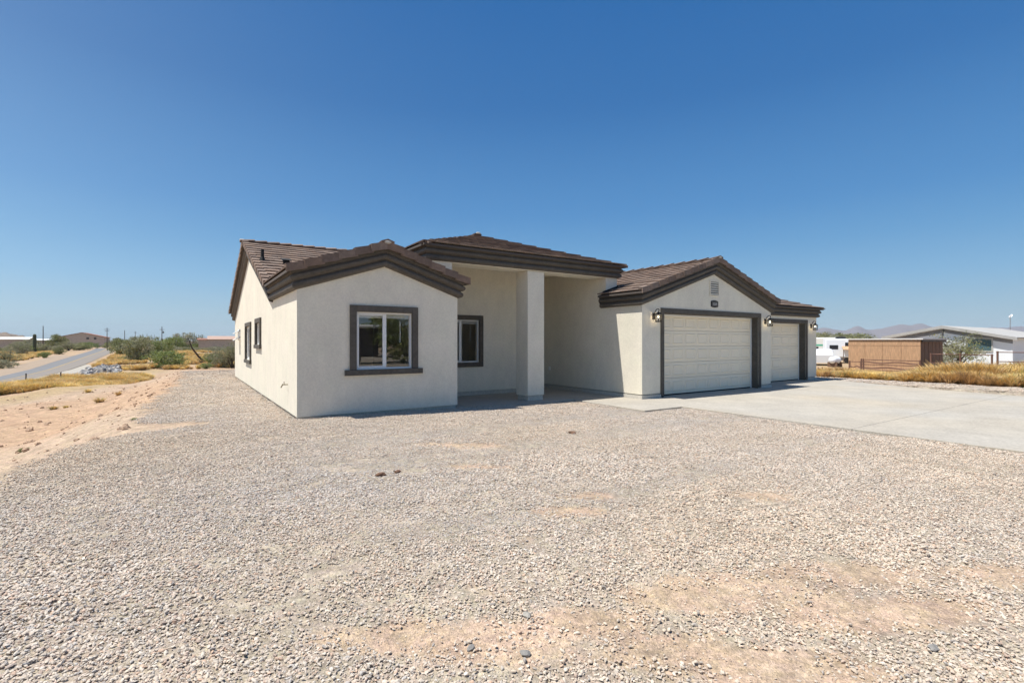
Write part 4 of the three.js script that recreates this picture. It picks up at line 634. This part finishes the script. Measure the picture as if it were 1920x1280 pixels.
// ---------------------------------------------------------------- neighbours on the right
{
  // brown shed
  const y0 = -.62, sh = thing('wooden_shed', 'long low brown panelled shed with white roof edge behind the corral', 'shed', [33, y0, -11.7]);
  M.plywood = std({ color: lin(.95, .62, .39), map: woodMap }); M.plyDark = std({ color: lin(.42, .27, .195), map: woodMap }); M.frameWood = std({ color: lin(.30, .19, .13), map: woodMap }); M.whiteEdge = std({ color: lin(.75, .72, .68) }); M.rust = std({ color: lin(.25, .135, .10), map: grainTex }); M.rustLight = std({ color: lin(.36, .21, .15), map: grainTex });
  const Z0 = -1.75, Z1 = 1.72, H = 2.32;
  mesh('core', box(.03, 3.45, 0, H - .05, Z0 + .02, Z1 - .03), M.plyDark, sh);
  for (let i = 0; i < 4; i++) { const a = Z0 + (Z1 - Z0) * i / 4, b = Z0 + (Z1 - Z0) * (i + 1) / 4; mesh('panel', box(0, .028, .02, H - .40, a + .006, b - .006), M.plywood, sh); mesh('panel', box(-.006, .028, H - .385, H - .05, a + .004, b - .004), M.plywood, sh); }
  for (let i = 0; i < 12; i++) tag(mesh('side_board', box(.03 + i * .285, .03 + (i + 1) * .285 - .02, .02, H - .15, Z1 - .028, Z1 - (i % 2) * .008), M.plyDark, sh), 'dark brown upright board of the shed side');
  mesh('roof', mergeGeometries([box(-.06, 3.65, H - .05, H + .02, Z0 - .05, Z1 + .12)]), M.whiteEdge, sh); mesh('fascia', box(.0, 3.66, H - .17, H - .052, Z1 + .06, Z1 + .10), M.greyBark, sh);
  // mobile home: gable end towards us
  const hy = -.6, hm = thing('mobile_home', 'white mobile home with grey trimmed gable end and low roof', 'house', [50, hy, -13.6]);
  M.siding = std({ color: lin(.80, .83, .86) }); M.greyTrim = std({ color: lin(.36, .37, .40), map: grainTex }); M.paleRoof = std({ color: lin(.60, .58, .54), map: concreteMap }); M.shadeSiding = M.siding;
  const zl = -3.87, zr = 3.85, eav = 2.50, pk = 3.33;
  const gs = new THREE.Shape([[zl, 0], [zr, 0], [zr, eav - .08], [-.1, pk - .1], [zl, eav]].map(([z, y]) => new THREE.Vector2(z, y))), gg = new THREE.ExtrudeGeometry(gs, { depth: 16, bevelEnabled: false }); gg.applyMatrix4(new THREE.Matrix4().makeBasis(V(0, 0, 1), V(0, 1, 0), V(-1, 0, 0))); gg.translate(16, 0, 0); mesh('wall', boxUV(gg), M.siding, hm);
  for (const [za, ya, zb, yb] of [[zl - .25, eav - .02, -.1, pk], [-.1, pk, zr + .3, eav - .12]]) { const d = V(0, yb - ya, zb - za); mesh('roof', hexa(V(-.35, ya, za), d, V(0, .07, 0), V(16.6, 0, 0)), M.paleRoof, hm); mesh('fascia', hexa(V(-.36, ya - .16, za), d, V(0, .16, 0), V(.04, 0, 0)), M.paleRoof, hm); mesh('rake_trim', hexa(V(-.03, ya - .46, za + (za < -1 ? .2 : 0)), d.clone().multiplyScalar(za < -1 ? .97 : .93), V(0, .29, 0), V(.03, 0, 0)), M.greyTrim, hm); }
  { const w = part('window', hm); mesh('window_frame', mergeGeometries([box(-.05, 0, 1.38, 2.42, 1.3, 1.38), box(-.05, 0, 1.38, 2.42, 2.72, 2.8), box(-.05, 0, 2.34, 2.42, 1.38, 2.72), box(-.05, 0, 1.38, 1.46, 1.38, 2.72)]), std({ color: lin(.5, .49, .45) }), w); mesh('pane', box(-.02, -.005, 1.46, 2.34, 1.385, 2.715), std({ color: lin(.08, .14, .155), roughness: .15 }), w); }
  mesh('corner_trim', box(-.025, .0, 0, eav - .3, zr - .12, zr + .004), M.siding, hm); mesh('gable_post', box(-.03, -.001, 2.1, pk - .5, -.16, -.06), M.greyTrim, hm);
  // long neighbouring roof behind
  const nh = thing('long_white_building', 'long pale flat roofed building behind the mobile home', 'building', [70, -.6, -13]);
  mesh('wall', box(0, 10, 0, 2.4, 0, 14), M.siding, nh); mesh('roof', hexa(V(-.5, 2.35, -.5), V(5.5, 1.0, 0), V(0, .1, 0), V(0, 0, 15)), M.paleRoof, nh); mesh('roof', hexa(V(5, 3.35, -.5), V(5.5, -1.0, 0), V(0, .1, 0), V(0, 0, 15)), M.paleRoof, nh);
  const [ax, az] = place(1895, 62), dish = thing('dish_antenna', 'small satellite dish on a thin mast above the far roof', 'antenna', [ax, 0, az]); mesh('mast', bar(V(0, 0, 0), V(0, 4.9, 0), .04), M.greyTrim, dish); { const g = new THREE.SphereGeometry(.36, 14, 5, 0, 6.28, 0, .75); g.translate(0, -.3, 0); g.rotateX(-1.1); g.rotateY(.9); g.translate(.1, 4.75, .0); mesh('dish', g, M.siding, dish); }
  // utility vehicles left of the shed
  const [cx, cz] = place(1541, 58), ca = thing('camper', 'white camper with green stripe beside the house corner', 'camper', [cx, -.55, cz], -1.15);
  M.green = std({ color: lin(.10, .42, .28) }); M.cream = std({ color: lin(.74, .73, .68) }); M.darkGlass = std({ color: lin(.03, .03, .035), roughness: .2 });
  mesh('body', mergeGeometries([bevelBox(-2.2, 2.2, .75, 2.55, -1.1, 1.1, .12)]), M.cream, ca); mesh('stripe', box(-2.205, 2.205, 1.58, 1.78, -1.106, 1.106), M.green, ca); mesh('lower_panel', box(-2.1, 2.1, .45, .755, -1.05, 1.05), std({ color: lin(.2, .17, .15) }), ca); for (const x of [-1.2, .2]) mesh('window', box(x, x + .9, 1.05, 1.5, 1.10, 1.112), M.darkGlass, ca); for (const x of [-1.2, 1.2]) { const w = new THREE.CylinderGeometry(.36, .36, .2, 16); w.rotateX(Math.PI / 2); w.translate(x, .36, .95); mesh('wheel', w, M.darkGlass, ca); }
  const [tx, tz] = place(1574, 48), tr = thing('travel_trailer', 'white travel trailer with tan awning left of the brown shed', 'trailer', [tx, -.55, tz], -1.05);
  mesh('body', bevelBox(-1.25, 1.6, .55, 2.35, -1, 1, .12), M.siding, tr); mesh('roof_unit', bevelBox(-.3, .5, 2.34, 2.55, -.4, .4, .05), M.darkGlass, tr); mesh('front_window', box(-.9, -.2, 1.35, 1.75, .99, 1.01), M.darkGlass, tr); mesh('window', box(.35, 1.3, 1.5, 2.0, .99, 1.012), M.darkGlass, tr); mesh('awning', hexa(V(.1, 1.62, 1.0), V(1.5, 0, 0), V(0, -.3, .9), V(0, .03, 0)), M.plywood, tr); for (const x of [.12, 1.55]) mesh('awning_post', bar(V(x, 0, 1.85), V(x, 1.33, 1.85), .03), M.frameWood, tr); mesh('lower_panel', box(-1.1, 1.5, .3, .56, -.9, .9), M.greyTrim, tr); for (const x of [-.6, .6]) { const w = new THREE.CylinderGeometry(.33, .33, .2, 16); w.rotateX(Math.PI / 2); w.translate(x, .33, .85); mesh('wheel', w, M.darkGlass, tr); }
  const [px, pz] = place(1541, 44), pc = thing('parked_car', 'small white parked car half hidden by weeds near the house corner', 'car', [px, -.5, pz], .5);
  { const s = new THREE.Shape(); s.moveTo(-1.7, .3); s.lineTo(1.7, .3); s.lineTo(1.72, .7); s.quadraticCurveTo(1.2, .82, .9, .85); s.quadraticCurveTo(.5, 1.3, 0, 1.32); s.quadraticCurveTo(-.9, 1.33, -1.3, .88); s.lineTo(-1.72, .8); s.closePath(); const g = new THREE.ExtrudeGeometry(s, { depth: 1.3, bevelEnabled: true, bevelSize: .08, bevelThickness: .12, bevelSegments: 3 }); g.translate(0, 0, -.65); mesh('body', boxUV(g), std({ color: lin(.72, .72, .72), roughness: .3 }), pc); for (const s2 of [-1, 1]) { mesh('window', box(-1.0, .6, .92, 1.2, s2 * .775 - .006, s2 * .775 + .006), M.darkGlass, pc); for (const x of [-1.1, 1.1]) { const w = new THREE.CylinderGeometry(.31, .31, .18, 16); w.rotateX(Math.PI / 2); w.translate(x, .31, s2 * .7); mesh('wheel', w, M.darkGlass, pc); } } }
  const [px2, pz2] = place(1566, 40), wt = thing('water_tank', 'white rounded tank in the weeds left of the brown shed', 'tank', [px2, -.5, pz2]); { const g = new THREE.CapsuleGeometry(.3, .7, 5, 14); g.rotateZ(Math.PI / 2); g.translate(0, .55, 0); mesh('body', g, M.siding, wt); for (const x of [-.4, .4]) mesh('saddle', box(x - .06, x + .06, 0, .4, -.35, .35), M.frameWood, wt); }
  // corral of pipe rails, wavy boards and pickets
  const gy = (x, z) => groundH(x, z);
  function railFence(label, X, za, zb, tops, posts, wavy) {
    const f = thing('corral_fence', label, 'fence', [X, gy(X, (za + zb) / 2), (za + zb) / 2], 0, 'corral fences'), b = f.position;
    for (const z of posts) mesh('post', bar(V(0, -.3, z - b.z), V(0, tops[0] - b.y + .05, z - b.z), .042, .04, 8), M.rust, f);
    tops.forEach((y, i) => { const w = wavy && i % 2 === 1, pts = []; for (let k = 0; k <= 12; k++) pts.push(V(0, y - b.y + (w ? .035 * Math.sin(k * .9 + i) : 0), lerp(za, zb, k / 12) - b.z)); mesh('rail', tube(pts, w ? .035 : .022, 24, 5), M.rust, f); });
  }
  railFence('corral fence panel of wavy brown boards before the brown shed', 31, -12.0, -9.35, [.56, .42, .30, .13, .0, -.16], [-12.0, -11.9, -9.4], true);
  railFence('low corral fence stub left of the wavy board panel', 31.2, -12.7, -12.05, [.42, .14, -.12], [-12.65, -12.1], true);
  railFence('pipe rail fence in front of the mobile home, left span', 32, -9.3, -6.9, [.9, .45], [-9.25, -8.1, -6.95], false);
  railFence('pipe rail fence in front of the mobile home, right span', 31.5, -6.7, -3.2, [1.05, .62], [-6.65, -5.2, -3.3], false);
  function pickets(label, X, za, zb, y) { const f = thing('picket_fence', label, 'fence', [X, gy(X, (za + zb) / 2), (za + zb) / 2], 0, 'short picket fences in the weeds'), n = Math.round((zb - za) / .24); mesh('rail', box(-.04, 0, y - f.position.y - .18, y - f.position.y - .10, (za - zb) / 2, (zb - za) / 2), M.rust, f); for (let i = 0; i < n; i++) { const z = (za - zb) / 2 + (i + .5) * (zb - za) / n; mesh('picket', box(-.07, -.042, -.1, y - f.position.y + .03 * Math.sin(i * 2.1), z - .035, z + .03), i % 3 ? M.rust : M.rustLight, f); } }
  pickets('short brown picket fence right of the wavy board panel', 30.6, -9.2, -7.3, .12); pickets('short brown picket fence near the house corner', 32.3, -14.9, -13.0, -.02);
}

// ---------------------------------------------------------------- far left: poles, houses, hills
{
  const pole = (px, depth, top, arms, label) => { const [x, z] = place(px, depth), y = groundH(x, z), t = thing('utility_pole', label, 'utility pole', [x, y, z], 0, 'wooden poles along the far road'), h = EYE + (640 - top) / FPX * depth - y; mesh('post', bar(V(0, -.5, 0), V(0, h, 0), .17, .12, 8), M.bark, t); for (const [dy, w] of arms) mesh('crossarm', box(-w, w, h - dy, h - dy + .16, -.07, .07).rotateY(-YAW), M.bark, t); return t; };
  pole(80, 190, 611, [], 'bare wooden pole left of the gabled tan house'); pole(200, 230, 614, [[.9, 1.3], [1.7, 1.0]], 'wooden pole with two crossarms right of the gabled tan house'); pole(233, 260, 619, [], 'bare wooden pole above the large olive shrub'); pole(253, 320, 621, [[.8, .9]], 'wooden pole with one short crossarm above the shrubs'); pole(275, 430, 625, [], 'small distant bare pole left of the forked pole'); const fp = pole(303, 200, 612, [[1.3, 1.0]], 'tall wooden pole with crossarm and transformer'); { const g = new THREE.CylinderGeometry(.25, .25, .8, 10); g.translate(.45, 7.4, 0); mesh('transformer', g, M.greyBark, fp); }
  pole(283, 480, 627, [], 'tiny distant pole beside the small pole'); pole(289, 520, 627, [], 'faintest distant pole left of the transformer pole');
  M.tanWall = std({ color: lin(.74, .62, .51), map: grainTex }); M.redRoof = std({ color: lin(.26, .13, .09) }); M.pinkRoof = std({ color: lin(.42, .29, .23) }); M.darkWindow = std({ color: lin(.06, .055, .05), roughness: .3 });
  function gableHouse(label, px, depth, w, eave, peak, dep, turn, wallM, roofM, wins) { const [x, z] = place(px, depth), t = thing('far_house', label, 'house', [x, groundH(x, z) - .1, z], turn, 'far houses'), s = new THREE.Shape([[-w / 2, 0], [w / 2, 0], [w / 2, eave], [0, peak], [-w / 2, eave]].map(([a, b]) => new THREE.Vector2(a, b))), g = new THREE.ExtrudeGeometry(s, { depth: dep, bevelEnabled: false }); g.translate(0, 0, -dep); mesh('wall', boxUV(g), wallM, t); for (const sg of [-1, 1]) { const d = V(sg * (w / 2 + .6), -(peak - eave) * (1 + 1.2 / w), 0); mesh('roof', hexa(V(0, peak + .02, .4), d, V(0, .3, 0), V(0, 0, -dep - .8)), roofM, t); } for (const [a, b, ww, hh] of wins) mesh('window', box(a - ww / 2, a + ww / 2, b - hh / 2, b + hh / 2, -.02, .05), M.darkWindow, t); return t; }
  const ph = YAW; gableHouse('tan gabled house with brown roof edge on the far left', 152, 310, 22.5, 6.3, 9.1, 22, -.02, M.tanWall, M.redRoof, [[3.0, 5.7, 1.3, 1.3], [6.6, 5.7, 1.3, 1.3]]);
  function lowHouse(label, px, depth, w, h, rh, wallM, roofM) { const [x, z] = place(px, depth), t = thing('far_house', label, 'house', [x, groundH(x, z) - .1, z], -.05, 'far houses'); mesh('wall', box(-w / 2, w / 2, 0, h, -8, 0), wallM, t); const s = hexa(V(-w / 2 - .5, h, .5), V(w + 1, 0, 0), V(0, rh, -4.5), V(0, .2, 0)), s2 = hexa(V(-w / 2 - .5, h + rh, -4), V(w + 1, 0, 0), V(0, -rh, -4.5), V(0, .2, 0)); mesh('roof', s, roofM, t); mesh('roof', s2, roofM, t); }
  lowHouse('low house with pinkish roof beside the left end of the main house', 428, 190, 13, 4.5, 1.3, M.tanWall, M.pinkRoof); lowHouse('low tan house left of the pink roofed house', 395, 210, 9, 4.4, .7, M.tanWall, M.redRoof);
  lowHouse('long white roofed building at the left picture edge', 8, 200, 14, 4.5, .9, M.tanWall, M.cream ?? M.vinyl); lowHouse('white roofed shed beside the saguaro', 80, 230, 6, 4.2, .6, M.tanWall, M.vinyl); lowHouse('small white roofed building behind the far shrubs', 268, 330, 8, 4.4, .7, M.tanWall, M.vinyl);
  // hills and mountains
  function range(name, label, px0, px1, depth, prof, mat) { const n = 90, m = 14, pos = [], idx = []; for (let i = 0; i <= n; i++) { const px = lerp(px0, px1, i / n), top = prof((i / n)); for (let j = 0; j <= m; j++) { const v = j / m, dd = depth * (1 + .22 * v - .11), [x, z] = place(px, dd), hgt = Math.max(0, top) * Math.pow(Math.sin(Math.PI * v), .8) * (1 + .35 * fbm(i * .23, j * .45, depth * .01, 4) * (v < .5 ? 1 : 1)); pos.push(x, -3 + hgt * (v > .40 && v < .6 ? 1 : .96), z); if (i && j) { const a = (i - 1) * (m + 1) + j - 1, b = a + m + 1; idx.push(a, b, a + 1, b, b + 1, a + 1); } } } const g = new THREE.BufferGeometry(); g.setAttribute('position', new THREE.Float32BufferAttribute(pos, 3)); g.setIndex(idx); g.computeVertexNormals(); const uv = new Float32Array(pos.length / 3 * 2); for (let i = 0; i < pos.length / 3; i++) { uv[2 * i] = pos[3 * i]; uv[2 * i + 1] = pos[3 * i + 2]; } g.setAttribute('uv', new THREE.BufferAttribute(uv, 2)); tag(mesh(name, g, mat), label, null, null, 'structure'); }
  const bump = (t, c, w, h) => h * Math.exp(-(((t - c) / w) ** 2));
  M.farRock = std({ color: lin(.16, .14, .14) }); M.hillSoil = std({ color: lin(.30, .23, .17), map: dirtMap });
  range('mountains', 'hazy grey violet mountain range on the right horizon', 1440, 2100, 6500, (t) => 150 + 14 * Math.sin(t * 40) * .5 + bump(t, .155, .02, 22) + bump(t, .255, .022, 42) + bump(t, .40, .06, 70) + bump(t, .44, .03, 30) + bump(t, .62, .1, 40) + bump(t, .72, .03, 35) + 10 * fbm(t * 30, 1, 3, 4), M.farRock);
  range('hills', 'low brown hill on the left horizon', -160, 110, 900, (t) => 3 + bump(t, .60, .22, 17) + 3 * fbm(t * 14, 2, 3, 4), M.hillSoil);
  range('hills', 'faint low ridge along the left horizon', -400, 900, 3500, (t) => 12 + 10 * fbm(t * 10, 5, 1, 4), M.farRock);
  // scrub that reads as one mass far away
  const R = rngOf(31), lists = [[], []], d = new THREE.Object3D();
  for (let i = 0; i < 1500; i++) { const dep = 180 + 700 * R() * R(), px = R() < .7 ? -300 + 900 * R() : 1350 + 1000 * R(), [x, z] = place(px, dep); if (x > -42 && x < -10 && z < -100 && z > -350) continue; const s = .8 + 1.3 * R(); d.position.set(x, groundH(x, z) - .1, z); d.rotation.y = R() * 6.28; d.scale.set(s * 1.3, s, s * 1.3); d.updateMatrix(); lists[i % 2].push(d.matrix.clone()); }
  const grp = tag(part('distant_scrub', scene), 'mass of low desert scrub toward the horizon', null, null, 'stuff'); lists.forEach((l, k) => { const im = new THREE.InstancedMesh(bushKinds[k ? 2 : 0].leaf, M.leaf, l.length); im.name = 'scrub'; im.userData.kind = 'stuff'; l.forEach((m, i) => im.setMatrixAt(i, m)); grp.add(im); });
}

// ---------------------------------------------------------------- behind the viewer: what the front window mirrors
{
  const t1 = plant(3, 'large green desert tree mirrored in the right pane of the front window', 'tree', 14.2, 15, 4.0, 1.25, undefined, 'desert_tree', 0); t1.rotation.y = 1;
  const ho = thing('box_trailer', 'dark box trailer with pale roof mirrored in the left pane of the front window', 'trailer', [9.6, -.03, 15.5], .12);
  mesh('body', bevelBox(-2.0, 2.0, .5, 2.5, -1.1, 1.1, .08), std({ color: lin(.05, .045, .05), roughness: .5 }), ho); mesh('roof', bevelBox(-2.1, 2.1, 2.5, 2.75, -1.2, 1.2, .1), M.vinyl, ho); mesh('drawbar', mergeGeometries([bar(V(2, .5, -.4), V(3.3, .45, 0), .05), bar(V(2, .5, .4), V(3.3, .45, 0), .05)]), M.black, ho);
  for (const x of [-.45, .45]) for (const z of [-1, 1]) { const w = new THREE.CylinderGeometry(.36, .36, .22, 18); w.rotateX(Math.PI / 2); w.translate(x, .36, z * .98); mesh('wheel', w, M.black, ho); }
}

// put the house group's origin at its base
house.position.copy(HC); for (const c of house.children) c.position.sub(HC);
scene.fog = new THREE.FogExp2(new THREE.Color(.78, .86, 1), .00005);
renderer.render(scene, camera);
